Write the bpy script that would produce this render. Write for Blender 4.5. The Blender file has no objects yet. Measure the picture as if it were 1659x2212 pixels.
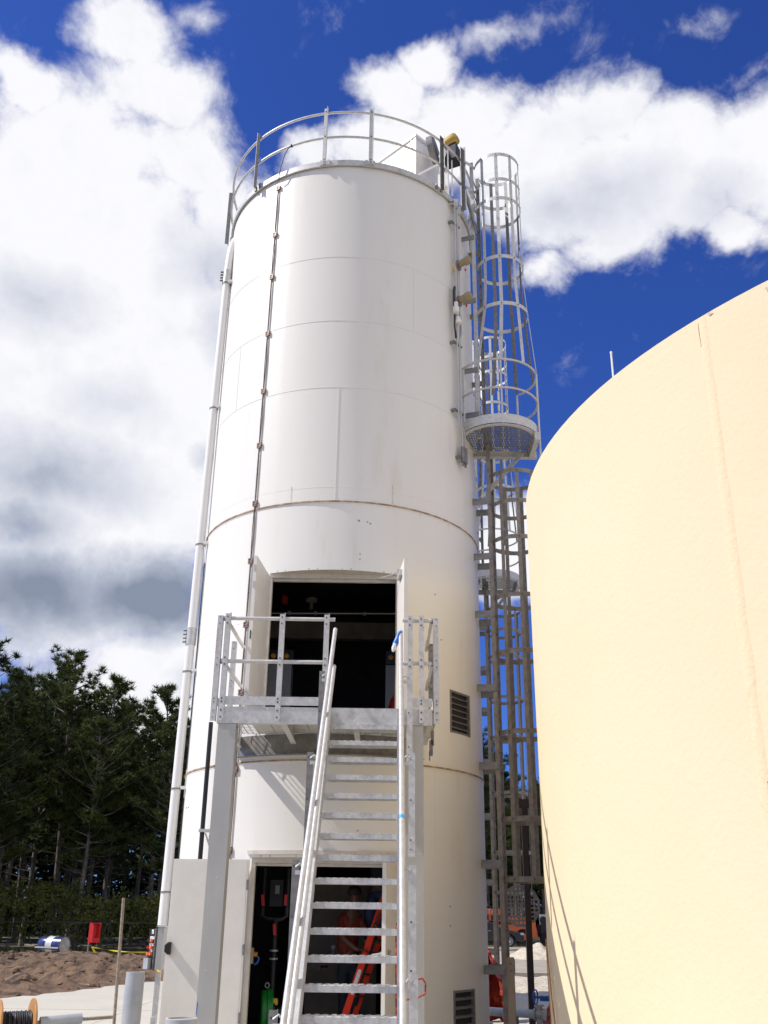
import bpy, math, random
from mathutils import Vector, Matrix
R_ = math.radians
PI = math.pi
sc = bpy.context.scene
COL = sc.collection
random.seed(7)
def sv(*a): return Vector(a)

# ------------------------------------------------------------------ camera
TH, RO = R_(22.65), R_(0.77)
fw = Vector((0, math.cos(TH), math.sin(TH))); r0 = Vector((1, 0, 0)); u0 = r0.cross(fw)
up = math.cos(RO) * u0 - math.sin(RO) * r0; rt = fw.cross(up)
cam_d = bpy.data.cameras.new('camera'); cam = bpy.data.objects.new('camera', cam_d); COL.objects.link(cam)
cam.matrix_world = Matrix(((rt.x, up.x, -fw.x, 0), (rt.y, up.y, -fw.y, 0), (rt.z, up.z, -fw.z, 1.65), (0, 0, 0, 1)))
cam_d.sensor_fit = 'VERTICAL'; cam_d.sensor_height = 24; cam_d.lens = 24 * 2094 / 2212
cam_d.clip_start = .05; cam_d.clip_end = 3000
sc.camera = cam

# ------------------------------------------------------------------ light and exposure
sc.view_settings.view_transform = 'Standard'; sc.view_settings.look = 'None'; sc.view_settings.gamma = 1
sc.view_settings.exposure = 0.22
SUN_EL = 47.0
to_sun = Vector((-math.cos(R_(7)), -math.sin(R_(7)), 0)).normalized() * math.cos(R_(SUN_EL)) + Vector((0, 0, math.sin(R_(SUN_EL))))
sd = bpy.data.lights.new('sun', 'SUN'); sun = bpy.data.objects.new('sun', sd); COL.objects.link(sun)
sd.energy = 4.2; sd.angle = R_(.53); sd.color = (1, .955, .88)
sun.rotation_euler = to_sun.to_track_quat('Z', 'Y').to_euler(); sun.location = (-30, 0, 60)

def build_world():
    W = bpy.data.worlds.new('World'); sc.world = W; W.use_nodes = True
    nt = W.node_tree; N = nt.nodes; L = nt.links; N.clear()
    out = N.new('ShaderNodeOutputWorld'); bg = N.new('ShaderNodeBackground'); L.new(bg.outputs[0], out.inputs[0])
    sky = N.new('ShaderNodeTexSky'); sky.sky_type = 'NISHITA'; sky.sun_disc = False
    sky.sun_elevation = R_(SUN_EL); sky.sun_rotation = math.atan2(to_sun.x, to_sun.y) % (2 * PI)
    sky.air_density = 1.0; sky.dust_density = .7; sky.ozone_density = 3.0; sky.altitude = 0
    tc = N.new('ShaderNodeTexCoord')
    def math_(op, a, b=None, c=None, clamp=False):
        n = N.new('ShaderNodeMath'); n.operation = op; n.use_clamp = clamp
        for i, v in enumerate((a, b, c)):
            if v is None: continue
            if isinstance(v, (int, float)): n.inputs[i].default_value = v
            else: L.new(v, n.inputs[i])
        return n.outputs[0]
    def noise(vec, scale, detail, rough, dist=0.):
        n = N.new('ShaderNodeTexNoise'); n.inputs['Scale'].default_value = scale; n.inputs['Detail'].default_value = detail
        n.inputs['Roughness'].default_value = rough; n.inputs['Distortion'].default_value = dist; L.new(vec, n.inputs['Vector']); return n
    D = tc.outputs['Generated']
    wn = noise(D, 9, 5, .6)
    sub = N.new('ShaderNodeVectorMath'); sub.operation = 'SUBTRACT'; L.new(wn.outputs['Color'], sub.inputs[0]); sub.inputs[1].default_value = (.5, .5, .5)
    sca = N.new('ShaderNodeVectorMath'); sca.operation = 'SCALE'; L.new(sub.outputs[0], sca.inputs[0]); sca.inputs['Scale'].default_value = .085
    add = N.new('ShaderNodeVectorMath'); add.operation = 'ADD'; L.new(D, add.inputs[0]); L.new(sca.outputs[0], add.inputs[1])
    DW = add.outputs[0]
    def field(blobs, mode):
        acc = None
        for az, el, ra, rb, rot, w in blobs:
            a, e = R_(az), R_(el)
            c = Vector((math.sin(a) * math.cos(e), math.cos(a) * math.cos(e), math.sin(e)))
            right = Vector((math.cos(a), -math.sin(a), 0)); upv = right.cross(c)
            t = R_(rot); ax = right * math.cos(t) + upv * math.sin(t); ay = ax.cross(c)
            if ay.dot(upv) < 0: ay = -ay
            az_ = ax.cross(ay)
            m = Matrix((ax, ay, az_)).transposed()
            mp = N.new('ShaderNodeMapping'); mp.vector_type = 'TEXTURE'
            mp.inputs['Location'].default_value = c; mp.inputs['Rotation'].default_value = m.to_euler('XYZ')
            mp.inputs['Scale'].default_value = (R_(ra), R_(rb), .35)
            L.new(DW, mp.inputs['Vector'])
            ln = N.new('ShaderNodeVectorMath'); ln.operation = 'LENGTH'; L.new(mp.outputs[0], ln.inputs[0])
            v = math_('MULTIPLY_ADD', ln.outputs['Value'], -w, w, clamp=True)
            acc = v if acc is None else math_(mode, acc, v)
        return acc
    CL = [(-20.5, 47.2, 3.6, 2.9, 0, 1), (-17.9, 44.5, 5.2, 3.2, 0, 1), (-22.0, 40.6, 8.1, 5.4, 0, 1), (-15.1, 41.8, 4.2, 3.8, 0, 1), (-18.6, 34.6, 8.5, 7.2, 0, 1.1), (-20.2, 26.5, 8.6, 7.8, 0, 1.2), (-14.2, 24.7, 6.7, 6.7, 0, 1.2), (-17.5, 17.7, 9.2, 6.8, 0, 1.2), (-13.3, 11.5, 8.4, 5.8, 0, 1.2), (-26.4, 43.3, 2.6, 2.1, 0, 0.9), (-11.9, 38.1, 3.4, 5.7, 0, 1), (-34.2, 33.3, 9.3, 13.9, 0, 1.1), (-29.7, 14.8, 10.0, 12.0, 0, 1.1), (0.3, 46.1, 3.0, 2.3, 0, 1), (3.2, 47.4, 2.7, 1.9, 0, 0.9), (-5.2, 42.8, 2.8, 1.5, 0, 0.9), (-0.7, 43.2, 4.4, 2.3, 0, 1), (5.7, 45.0, 4.8, 2.8, 0, 1), (10.8, 43.1, 5.1, 3.3, 0, 1), (16.0, 44.2, 4.0, 3.2, 0, 1), (20.7, 42.2, 4.4, 3.2, 0, 1), (15.5, 40.4, 5.8, 4.1, 0, 1.1), (15.5, 37.4, 4.4, 2.4, 0, 1), (21.3, 38.5, 4.5, 3.0, 0, 1), (26.0, 39.3, 3.9, 4.1, 0, 1), (24.2, 36.5, 3.0, 2.0, 0, 0.9), (9.1, 48.4, 4.6, 1.2, 15, 0.42), (-14.4, 48.9, 1.9, 1.2, 0, 0.3), (11.4, 36.2, 2.4, 1.4, 0, 0.55), (23.3, 47.1, 4.0, 1.0, 0, 0.22), (26.4, 44.4, 2.6, 1.2, 0, 0.3), (8.2, 20.0, 5.1, 4.1, 0, 1.1),
          # fuller bodies
          (14, 40, 8, 4.6, -10, 1.3), (21, 40.5, 7, 4.2, 0, 1.2), (4, 43.5, 7, 3, 0, 1.2), (26, 40, 5, 4.5, 0, 1.2), (-19, 36, 8, 6, 0, 1.4), (-13.5, 31, 6, 7, 0, 1.3), (-22, 30, 10, 9, 0, 1.4), (-24, 38, 6, 6, 0, 1.2), (-17, 22.5, 9, 7, 0, 1.4), (-26, 22, 7, 8, 0, 1.3), (-11, 27, 5, 6, 0, 1.2),
          (55, 25, 18, 12, 0, 1.5), (85, 30, 26, 18, 0, 1.6), (120, 35, 28, 22, 0, 1.8), (155, 30, 28, 22, 0, 1.8), (-170, 32, 28, 22, 0, 1.8), (-140, 28, 24, 18, 0, 1.6), (130, 62, 22, 16, 0, 1.4), (-160, 65, 20, 14, 0, 1.3), (-75, 25, 16, 7, 0, 1.0)]  # unseen clouds around and behind the camera, added to brighten the shaded sides
    GR = [(-20.6, 23.0, 7.5, 3.4, 0, 0.45), (-14.0, 17.0, 6.4, 3.4, 12, 1.1), (-20.5, 16.4, 6.5, 3.6, 0, 0.9), (-21.6, 20.3, 4.1, 3.1, 0, 0.55), (-20, 12.5, 3.5, 1.6, 0, 0.35), (-22.9, 32.5, 4.5, 3.0, 0, 0.3), (-10.8, 25.0, 1.6, 1.6, 0, 0.4), (-11.2, 32.5, 2.1, 3.2, 0, 0.35), (-17.1, 27.0, 4.2, 2.6, 0, 0.2), (15.6, 39.5, 6.1, 2.6, 0, 0.24), (23.0, 38.0, 3.6, 2.2, 0, 0.25), (11.5, 39.1, 3.1, 2.3, 0, 0.25), (-10.5, 12.2, 3.2, 1.6, 0, 0.35), (-13.3, 36.4, 3.1, 3.1, 0, 0.25)]
    cov = field(CL, 'MAXIMUM')
    n1 = noise(D, 15, 11, .66, .3); n2 = noise(D, 5.5, 6, .6, .2)
    c1 = math_('MULTIPLY_ADD', n1.outputs['Fac'], .95, -.49)
    c2 = math_('ADD', cov, c1)
    mr = N.new('ShaderNodeMapRange'); mr.interpolation_type = 'SMOOTHSTEP'; L.new(c2, mr.inputs['Value'])
    mr.inputs['From Min'].default_value = .04; mr.inputs['From Max'].default_value = .56
    mask = mr.outputs[0]
    g = field(GR, 'MAXIMUM')
    g1 = math_('MULTIPLY_ADD', n2.outputs['Fac'], .8, -.40)
    g2 = math_('MULTIPLY', g, 1.3)
    g3 = math_('ADD', g2, math_('MULTIPLY', g1, .5))
    n3 = noise(D, 26, 6, .6, .1)
    g4 = math_('ADD', g3, math_('MULTIPLY_ADD', n3.outputs['Fac'], .3, -.13), clamp=True)
    cr = N.new('ShaderNodeValToRGB'); L.new(g4, cr.inputs[0])
    e = cr.color_ramp.elements; e[0].position = 0; e[0].color = (.83, .83, .86, 1); e[1].position = 1; e[1].color = (.22, .255, .34, 1)
    k = e.new(.28); k.color = (.62, .64, .71, 1); k = e.new(.6); k.color = (.38, .42, .51, 1)
    lum = N.new('ShaderNodeMix'); lum.data_type = 'RGBA'; lum.blend_type = 'MULTIPLY'; lum.inputs[0].default_value = 1; L.new(cr.outputs[0], lum.inputs['A']); lum.inputs['B'].default_value = (10, 10, 10, 1)
    # the sky colour: deeper than the plain model (polarised, dry air after rain)
    tint = N.new('ShaderNodeMix'); tint.data_type = 'RGBA'; tint.blend_type = 'MULTIPLY'; tint.inputs[0].default_value = 1
    L.new(sky.outputs[0], tint.inputs['A']); tint.inputs['B'].default_value = (.27, .475, 1.13, 1)
    mix = N.new('ShaderNodeMix'); mix.data_type = 'RGBA'; L.new(mask, mix.inputs[0]); L.new(tint.outputs['Result'], mix.inputs['A']); L.new(lum.outputs['Result'], mix.inputs['B'])
    L.new(mix.outputs['Result'], bg.inputs['Color']); bg.inputs['Strength'].default_value = .1
    W.cycles.sampling_method = 'MANUAL'; W.cycles.sample_map_resolution = 512
build_world()

# ------------------------------------------------------------------ helpers
WL = {}                                   # world location of every object (no rotated parents)
def vec(p): return Vector(p)
class MB:
    def __init__(s): s.v = []; s.f = []; s.m = []; s.cur = 0
    def quadgrid(s, rows, closed_u=False, closed_v=False):
        b = len(s.v); nu = len(rows[0]); nv = len(rows)
        for r in rows: s.v.extend(tuple(p) for p in r)
        for j in range(nv if closed_v else nv - 1):
            for i in range(nu if closed_u else nu - 1):
                i2 = (i + 1) % nu; j2 = (j + 1) % nv
                s.f.append((b + j * nu + i, b + j * nu + i2, b + j2 * nu + i2, b + j2 * nu + i)); s.m.append(s.cur)
    def poly(s, pts):
        b = len(s.v); s.v.extend(tuple(p) for p in pts); s.f.append(tuple(range(b, b + len(pts)))); s.m.append(s.cur)
    def box(s, lo, hi):
        x0, y0, z0 = lo; x1, y1, z1 = hi; b = len(s.v)
        s.v += [(x0, y0, z0), (x1, y0, z0), (x1, y1, z0), (x0, y1, z0), (x0, y0, z1), (x1, y0, z1), (x1, y1, z1), (x0, y1, z1)]
        for q in ((0, 3, 2, 1), (4, 5, 6, 7), (0, 1, 5, 4), (1, 2, 6, 5), (2, 3, 7, 6), (3, 0, 4, 7)): s.f.append(tuple(b + i for i in q)); s.m.append(s.cur)
    def obox(s, c, ax, ay, az, hx, hy, hz):
        c = vec(c); b = len(s.v)
        for dz in (-1, 1):
            for dx, dy in ((-1, -1), (1, -1), (1, 1), (-1, 1)): s.v.append(tuple(c + ax * hx * dx + ay * hy * dy + az * hz * dz))
        for q in ((0, 3, 2, 1), (4, 5, 6, 7), (0, 1, 5, 4), (1, 2, 6, 5), (2, 3, 7, 6), (3, 0, 4, 7)): s.f.append(tuple(b + i for i in q)); s.m.append(s.cur)
    def bar(s, p0, p1, w, h, upv=(0, 0, 1)):
        p0, p1 = vec(p0), vec(p1); d = (p1 - p0); l = d.length; d.normalize(); u = vec(upv); side = d.cross(u)
        if side.length < 1e-4: side = d.cross(Vector((0, 1, 0)))
        side.normalize(); u = side.cross(d).normalized()
        s.obox((p0 + p1) / 2, d, side, u, l / 2, w / 2, h / 2)
    def tube(s, pts, r, n=10, closed=False, caps=True, r2=None):
        pts = [vec(p) for p in pts]; rows = []; k = len(pts); prev = None
        for i, p in enumerate(pts):
            if closed: t = (pts[(i + 1) % k] - pts[i - 1])
            else: t = pts[min(i + 1, k - 1)] - pts[max(i - 1, 0)]
            t.normalize()
            if prev is None:
                a = t.orthogonal().normalized()
            else:
                a = prev - t * prev.dot(t)
                a = a.normalized() if a.length > 1e-5 else t.orthogonal().normalized()
            prev = a; bb = t.cross(a)
            rr = r if r2 is None else r + (r2 - r) * i / max(1, k - 1)
            if isinstance(r, (list, tuple)): rr = r[i]
            rows.append([p + (a * math.cos(2 * PI * j / n) + bb * math.sin(2 * PI * j / n)) * rr for j in range(n)])
        s.quadgrid(rows, closed_u=True, closed_v=closed)
        if caps and not closed: s.poly(list(reversed(rows[0]))); s.poly(rows[-1])
    def cyl(s, p0, p1, r, n=20, r2=None): s.tube([p0, p1], r, n, r2=r2)
    def arcband(s, cx, cy, ri, ro, z0, z1, a0, a1, n, cap=True):
        # angles in degrees, 0 towards the camera (-y), positive to the right (+x)
        P = lambda a, r, z: (cx + r * math.sin(R_(a)), cy - r * math.cos(R_(a)), z)
        full = abs(a1 - a0) >= 359.9
        A = [a0 + (a1 - a0) * i / n for i in range(n + (0 if full else 1))]
        rows = [[P(a, ro, z0) for a in A], [P(a, ro, z1) for a in A], [P(a, ri, z1) for a in A], [P(a, ri, z0) for a in A]]
        s.quadgrid(rows, closed_u=full, closed_v=True)
        if not full and cap:
            s.poly([r[0] for r in rows]); s.poly([r[-1] for r in reversed(rows)])
    def prism(s, pts, z0, z1):
        lo = [(x, y, z0) for x, y in pts]; hi = [(x, y, z1) for x, y in pts]
        s.poly(list(reversed(lo))); s.poly(hi); n = len(pts)
        for i in range(n): s.poly([lo[i], lo[(i + 1) % n], hi[(i + 1) % n], hi[i]])
    def extr(s, pts, d):
        d = vec(d); a = [vec(p) for p in pts]; b = [p + d for p in a]; n = len(a)
        s.poly(list(reversed(a))); s.poly(b)
        for i in range(n): s.poly([a[i], a[(i + 1) % n], b[(i + 1) % n], b[i]])
    def ball(s, c, r, nu=12, nv=8, sz=(1, 1, 1)):
        c = vec(c); rows = []
        for j in range(nv + 1):
            t = PI * j / nv
            rows.append([(c.x + r * sz[0] * math.sin(t) * math.cos(2 * PI * i / nu), c.y + r * sz[1] * math.sin(t) * math.sin(2 * PI * i / nu), c.z + r * sz[2] * math.cos(t)) for i in range(nu)])
        s.quadgrid(rows, closed_u=True)
    def lathe(s, c, axis, prof, n=20):
        c = vec(c); ax = vec(axis).normalized(); a = ax.orthogonal().normalized(); b = ax.cross(a)
        rows = [[c + ax * h + (a * math.cos(2 * PI * i / n) + b * math.sin(2 * PI * i / n)) * r for i in range(n)] for h, r in prof]
        s.quadgrid(rows, closed_u=True)
    def build(s, name, mat, parent=None, smooth=None, origin=None, keep=False):
        me = bpy.data.meshes.new(name)
        xs = [p[0] for p in s.v]; ys = [p[1] for p in s.v]; zs = [p[2] for p in s.v]
        if origin is None:
            origin = Vector(((min(xs) + max(xs)) / 2, (min(ys) + max(ys)) / 2, min(zs) if parent is None else (min(zs) + max(zs)) / 2))
        o_ = vec(origin)
        me.from_pydata([(x - o_.x, y - o_.y, z - o_.z) for x, y, z in s.v], [], s.f)
        mats = mat if isinstance(mat, (list, tuple)) else [mat]
        for m in mats: me.materials.append(m)
        if len(mats) > 1: me.polygons.foreach_set('material_index', s.m)
        if not keep:
            import bmesh
            bm = bmesh.new(); bm.from_mesh(me); bmesh.ops.remove_doubles(bm, verts=bm.verts, dist=1e-5); bmesh.ops.recalc_face_normals(bm, faces=bm.faces); bm.to_mesh(me); bm.free()
        me.update()
        if smooth:
            me.polygons.foreach_set('use_smooth', [True] * len(me.polygons)); me.set_sharp_from_angle(angle=R_(smooth))
        o = bpy.data.objects.new(name, me); COL.objects.link(o)
        place(o, o_, parent)
        return o
def place(o, loc, parent):
    loc = vec(loc); WL[o.name] = loc
    if parent is not None: o.parent = parent; o.location = loc - WL[parent.name]
    else: o.location = loc
def tag(o, label=None, cat=None, group=None, kind=None):
    if label: o['label'] = label
    if cat: o['category'] = cat
    if group: o['group'] = group
    if kind: o['kind'] = kind
    return o
def thing(name, loc, label, cat, group=None):
    o = bpy.data.objects.new(name, None); COL.objects.link(o); o.empty_display_size = .2; place(o, loc, None)
    return tag(o, label, cat, group)
def kids(o): return [c for c in bpy.data.objects if c.parent == o]
CHILD = {}
def copy_tree(o, loc=None, label=None, parent=None, rz=None, scale=None, ch=None):
    if ch is None:
        ch = {}
        for q in bpy.data.objects:
            if q.parent: ch.setdefault(q.parent.name, []).append(q)
    c = o.copy(); COL.objects.link(c)
    if parent is not None: c.parent = parent
    if loc is not None: c.location = loc
    if rz is not None: c.rotation_euler = (0, 0, rz)
    if scale is not None: c.scale = (scale,) * 3 if isinstance(scale, (int, float)) else scale
    if label: c['label'] = label
    WL[c.name] = c.location.copy()
    for k in ch.get(o.name, []): copy_tree(k, parent=c, ch=ch)
    return c
def text_mesh(txt, size, depth, name, mat, parent, M):
    cu = bpy.data.curves.new('t', 'FONT'); cu.body = txt; cu.size = size; cu.extrude = depth; cu.align_x = 'CENTER'; cu.align_y = 'CENTER'
    to = bpy.data.objects.new('t', cu); COL.objects.link(to)
    dg = bpy.context.evaluated_depsgraph_get(); me = bpy.data.meshes.new_from_object(to.evaluated_get(dg))
    bpy.data.objects.remove(to); bpy.data.curves.remove(cu)
    mb = MB(); mb.v = [tuple(M @ v.co) for v in me.vertices]; mb.f = [tuple(p.vertices) for p in me.polygons]; mb.m = [0] * len(mb.f)
    bpy.data.meshes.remove(me)
    return mb.build(name, mat, parent)

# ------------------------------------------------------------------ materials
MT = {}
def mat(name, col, rough=.5, metal=0., col2=None, nscale=6., ndet=4, nlo=.4, nhi=.6, bump=0., bscale=40., bdist=.01, spec=.5, coord='Object', stretch=None, col3=None, n3=(1.5, .6, .75), voro=False, trans=0, bdet=4):
    m = bpy.data.materials.new(name); m.use_nodes = True; nt = m.node_tree; N = nt.nodes; L = nt.links; b = N['Principled BSDF']
    b.inputs['Base Color'].default_value = (*col, 1); b.inputs['Roughness'].default_value = rough; b.inputs['Metallic'].default_value = metal; b.inputs['Specular IOR Level'].default_value = spec
    tc = N.new('ShaderNodeTexCoord'); src = tc.outputs[coord]
    if coord == 'World':
        pass
    if stretch:
        mp = N.new('ShaderNodeMapping'); mp.inputs['Scale'].default_value = stretch; L.new(src, mp.inputs['Vector']); src = mp.outputs[0]
    cur = None
    if col2:
        if voro:
            n = N.new('ShaderNodeTexVoronoi'); n.inputs['Scale'].default_value = nscale; L.new(src, n.inputs['Vector'])
            sp = N.new('ShaderNodeSeparateColor'); L.new(n.outputs['Color'], sp.inputs[0]); f = sp.outputs[0]
        else:
            n = N.new('ShaderNodeTexNoise'); n.inputs['Scale'].default_value = nscale; n.inputs['Detail'].default_value = ndet; n.inputs['Roughness'].default_value = .6; L.new(src, n.inputs['Vector']); f = n.outputs['Fac']
        mr = N.new('ShaderNodeMapRange'); L.new(f, mr.inputs['Value']); mr.inputs['From Min'].default_value = nlo; mr.inputs['From Max'].default_value = nhi
        mx = N.new('ShaderNodeMix'); mx.data_type = 'RGBA'; L.new(mr.outputs[0], mx.inputs[0]); mx.inputs['A'].default_value = (*col, 1); mx.inputs['B'].default_value = (*col2, 1); cur = mx.outputs['Result']
    if col3:
        n = N.new('ShaderNodeTexNoise'); n.inputs['Scale'].default_value = n3[0]; n.inputs['Detail'].default_value = 6; n.inputs['Roughness'].default_value = .65; L.new(src, n.inputs['Vector'])
        mr = N.new('ShaderNodeMapRange'); L.new(n.outputs['Fac'], mr.inputs['Value']); mr.inputs['From Min'].default_value = n3[1]; mr.inputs['From Max'].default_value = n3[2]
        mx = N.new('ShaderNodeMix'); mx.data_type = 'RGBA'; L.new(mr.outputs[0], mx.inputs[0])
        if cur: L.new(cur, mx.inputs['A'])
        else: mx.inputs['A'].default_value = (*col, 1)
        mx.inputs['B'].default_value = (*col3, 1); cur = mx.outputs['Result']
    if cur: L.new(cur, b.inputs['Base Color'])
    if bump:
        n = N.new('ShaderNodeTexNoise'); n.inputs['Scale'].default_value = bscale; n.inputs['Detail'].default_value = bdet; n.inputs['Roughness'].default_value = .6; L.new(src, n.inputs['Vector'])
        bp = N.new('ShaderNodeBump'); bp.inputs['Strength'].default_value = bump; bp.inputs['Distance'].default_value = bdist; L.new(n.outputs['Fac'], bp.inputs['Height']); L.new(bp.outputs[0], b.inputs['Normal'])
    MT[name] = m; return m
mat('silo_paint', (.80, .775, .715), .42, col2=(.775, .745, .68), nscale=1.3, nlo=.35, nhi=.75, stretch=(1, 1, .2), bump=.10, bscale=3.0, bdist=.02, spec=.35, col3=(.68, .62, .52), n3=(2.6, .60, .92))
mat('white_paint', (.82, .80, .765), .4, spec=.4)
mat('door_paint', (.76, .725, .66), .5, col2=(.73, .69, .625), nscale=5, bump=.03, bscale=60, bdist=.004)
mat('frame_paint', (.62, .58, .50), .5, col2=(.55, .5, .43), nscale=7)
mat('rust', (.30, .17, .09), .8, col2=(.50, .38, .26), nscale=9)
mat('stain', (.52, .40, .27), .8, col2=(.66, .58, .48), nscale=14)
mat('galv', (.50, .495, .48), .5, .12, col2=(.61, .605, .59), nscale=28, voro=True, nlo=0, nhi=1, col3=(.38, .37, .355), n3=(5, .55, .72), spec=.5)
mat('galv_shade_tone', (.21, .185, .16), .6, .1, col2=(.30, .265, .225), nscale=7)  # lower ladder steel: shade and the tank's warm bounce put into the colour
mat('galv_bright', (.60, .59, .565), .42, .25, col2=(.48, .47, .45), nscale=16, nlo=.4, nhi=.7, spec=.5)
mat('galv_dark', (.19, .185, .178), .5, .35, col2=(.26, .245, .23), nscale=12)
mat('col_steel', (.40, .395, .375), .55, .1, col2=(.46, .45, .43), nscale=4, nlo=.35, nhi=.7, stretch=(1, 1, .4), col3=(.52, .50, .46), n3=(3, .62, .8))
mat('conduit', (.50, .50, .49), .4, .25)
mat('bolt', (.10, .10, .11), .45, .8)
mat('bolt_bright', (.7, .7, .7), .3, .8)
mat('black', (.015, .015, .017), .45)
mat('black_pipe', (.010, .010, .012), .5)
mat('cable', (.10, .075, .065), .6, col2=(.22, .16, .13), nscale=30)
mat('copper', (.16, .09, .065), .5, .3, col2=(.32, .24, .20), nscale=40)
mat('room_shade', (.028, .028, .03), .8, col2=(.04, .038, .036), nscale=3)  # darkness of the unlit rooms put into the surface colour
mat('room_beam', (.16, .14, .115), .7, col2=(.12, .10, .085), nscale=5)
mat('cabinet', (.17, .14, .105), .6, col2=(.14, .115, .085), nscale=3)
mat('room_box', (.30, .30, .31), .6)
mat('red', (.62, .022, .016), .4)
mat('deep_red', (.36, .016, .016), .45)
mat('orange_paint', (.95, .20, .05), .45, col2=(.88, .16, .04), nscale=8)
mat('ladder_orange', (.80, .040, .008), .6, spec=.3)
mat('amber', (.85, .33, .03), .4)
mat('yellow', (.80, .50, .03), .4)
mat('gold', (.34, .27, .16), .5, .1)
mat('motor_gold', (.50, .33, .08), .35, .35)
mat('green', (.015, .30, .035), .4, col2=(.012, .22, .03), nscale=6)
mat('blue', (.02, .15, .55), .4)
mat('blue_tape', (.05, .38, .78), .5)
mat('label_white', (.78, .78, .76), .5, col2=(.25, .25, .25), nscale=60, nlo=.55, nhi=.6)
mat('stucco', (.765, .635, .43), .85, col2=(.755, .62, .415), nscale=.7, nlo=.35, nhi=.7, bump=.26, bscale=16, bdist=.018, spec=.2, col3=(.755, .62, .41), n3=(.35, .55, .8), bdet=9)
mat('stucco_joint', (.77, .615, .40), .8, col2=(.66, .50, .32), nscale=6, nlo=.6, nhi=.8, bump=.5, bscale=25, bdist=.012)
mat('stucco_crack', (.42, .31, .19), .9, col2=(.6, .46, .3), nscale=20)
mat('stucco_dirt', (.36, .29, .20), .9, col2=(.7, .57, .4), nscale=16)
mat('concrete', (.52, .49, .41), .85, col2=(.47, .44, .365), nscale=.6, nlo=.35, nhi=.7, bump=.2, bscale=20, bdist=.01, col3=(.33, .30, .24), n3=(1.1, .62, .82), coord='Object')
mat('road', (.37, .325, .26), .85, col2=(.31, .27, .21), nscale=1.2, col3=(.36, .34, .31), n3=(.8, .58, .8))
mat('soil', (.115, .066, .036), .95, col2=(.20, .128, .075), nscale=2.3, nlo=.35, nhi=.65, bump=.8, bscale=7, bdist=.12, col3=(.035, .022, .014), n3=(2.2, .50, .64))
mat('ground', (.30, .26, .20), .95, col2=(.22, .18, .13), nscale=.5, bump=.5, bscale=6, bdist=.05, col3=(.10, .12, .05), n3=(.12, .5, .62))
mat('gravel', (.64, .57, .45), .9, col2=(.33, .28, .21), nscale=26, nlo=.45, nhi=.62, bump=1, bscale=22, bdist=.04)
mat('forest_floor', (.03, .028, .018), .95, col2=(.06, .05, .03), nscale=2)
mat('pale_steel', (.37, .39, .41), .5, .2, col2=(.43, .44, .46), nscale=5)
mat('pipe_blue_white', (.68, .77, .83), .35, col2=(.55, .66, .74), nscale=6)
mat('reel_wood', (.50, .25, .075), .7, col2=(.38, .18, .06), nscale=20)
mat('stake_wood', (.23, .18, .13), .85, col2=(.33, .27, .21), nscale=40)
mat('post_wood', (.30, .23, .165), .8, col2=(.22, .17, .125), nscale=10, stretch=(1, 1, .2))
mat('rope', (.75, .12, .06), .8, col2=(.10, .03, .03), nscale=60, nlo=.48, nhi=.52)
mat('tarp', (.42, .045, .018), .5, col2=(.25, .022, .012), nscale=4, bump=1.0, bscale=7, bdist=.12)
mat('tape_yellow', (.85, .68, .02), .5, col2=(.5, .35, .02), nscale=30)
mat('car_paint', (.008, .009, .016), .12, .0, spec=.8)
mat('car_glass', (.02, .022, .026), .05, spec=.8)
mat('tyre', (.012, .012, .012), .8)
mat('rim', (.62, .62, .63), .3, .7)
mat('drum_blue', (.06, .075, .16), .22, .7, col2=(.12, .14, .24), nscale=4)
mat('drum_end', (.42, .36, .28), .5, .3, col2=(.55, .52, .46), nscale=5)
mat('drum_white', (.66, .64, .58), .35, .2)
mat('rack', (.045, .03, .028), .6)
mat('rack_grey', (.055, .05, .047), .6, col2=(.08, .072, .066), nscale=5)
mat('bark', (.085, .068, .055), .9, col2=(.17, .14, .12), nscale=9, bump=.6, bscale=20, bdist=.03, stretch=(1, 1, .3))
mat('bark_pale', (.20, .175, .15), .9, col2=(.10, .085, .07), nscale=7, stretch=(1, 1, .3))
mat('skin_tone', (.10, .045, .028), .6)
mat('shirt_orange', (.13, .012, .006), .8)
mat('denim', (.03, .045, .10), .85, col2=(.045, .06, .12), nscale=30)
mat('denim_dark', (.012, .016, .03), .85)
mat('boot', (.10, .085, .07), .7)
mat('hair', (.02, .014, .01), .8)
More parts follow.
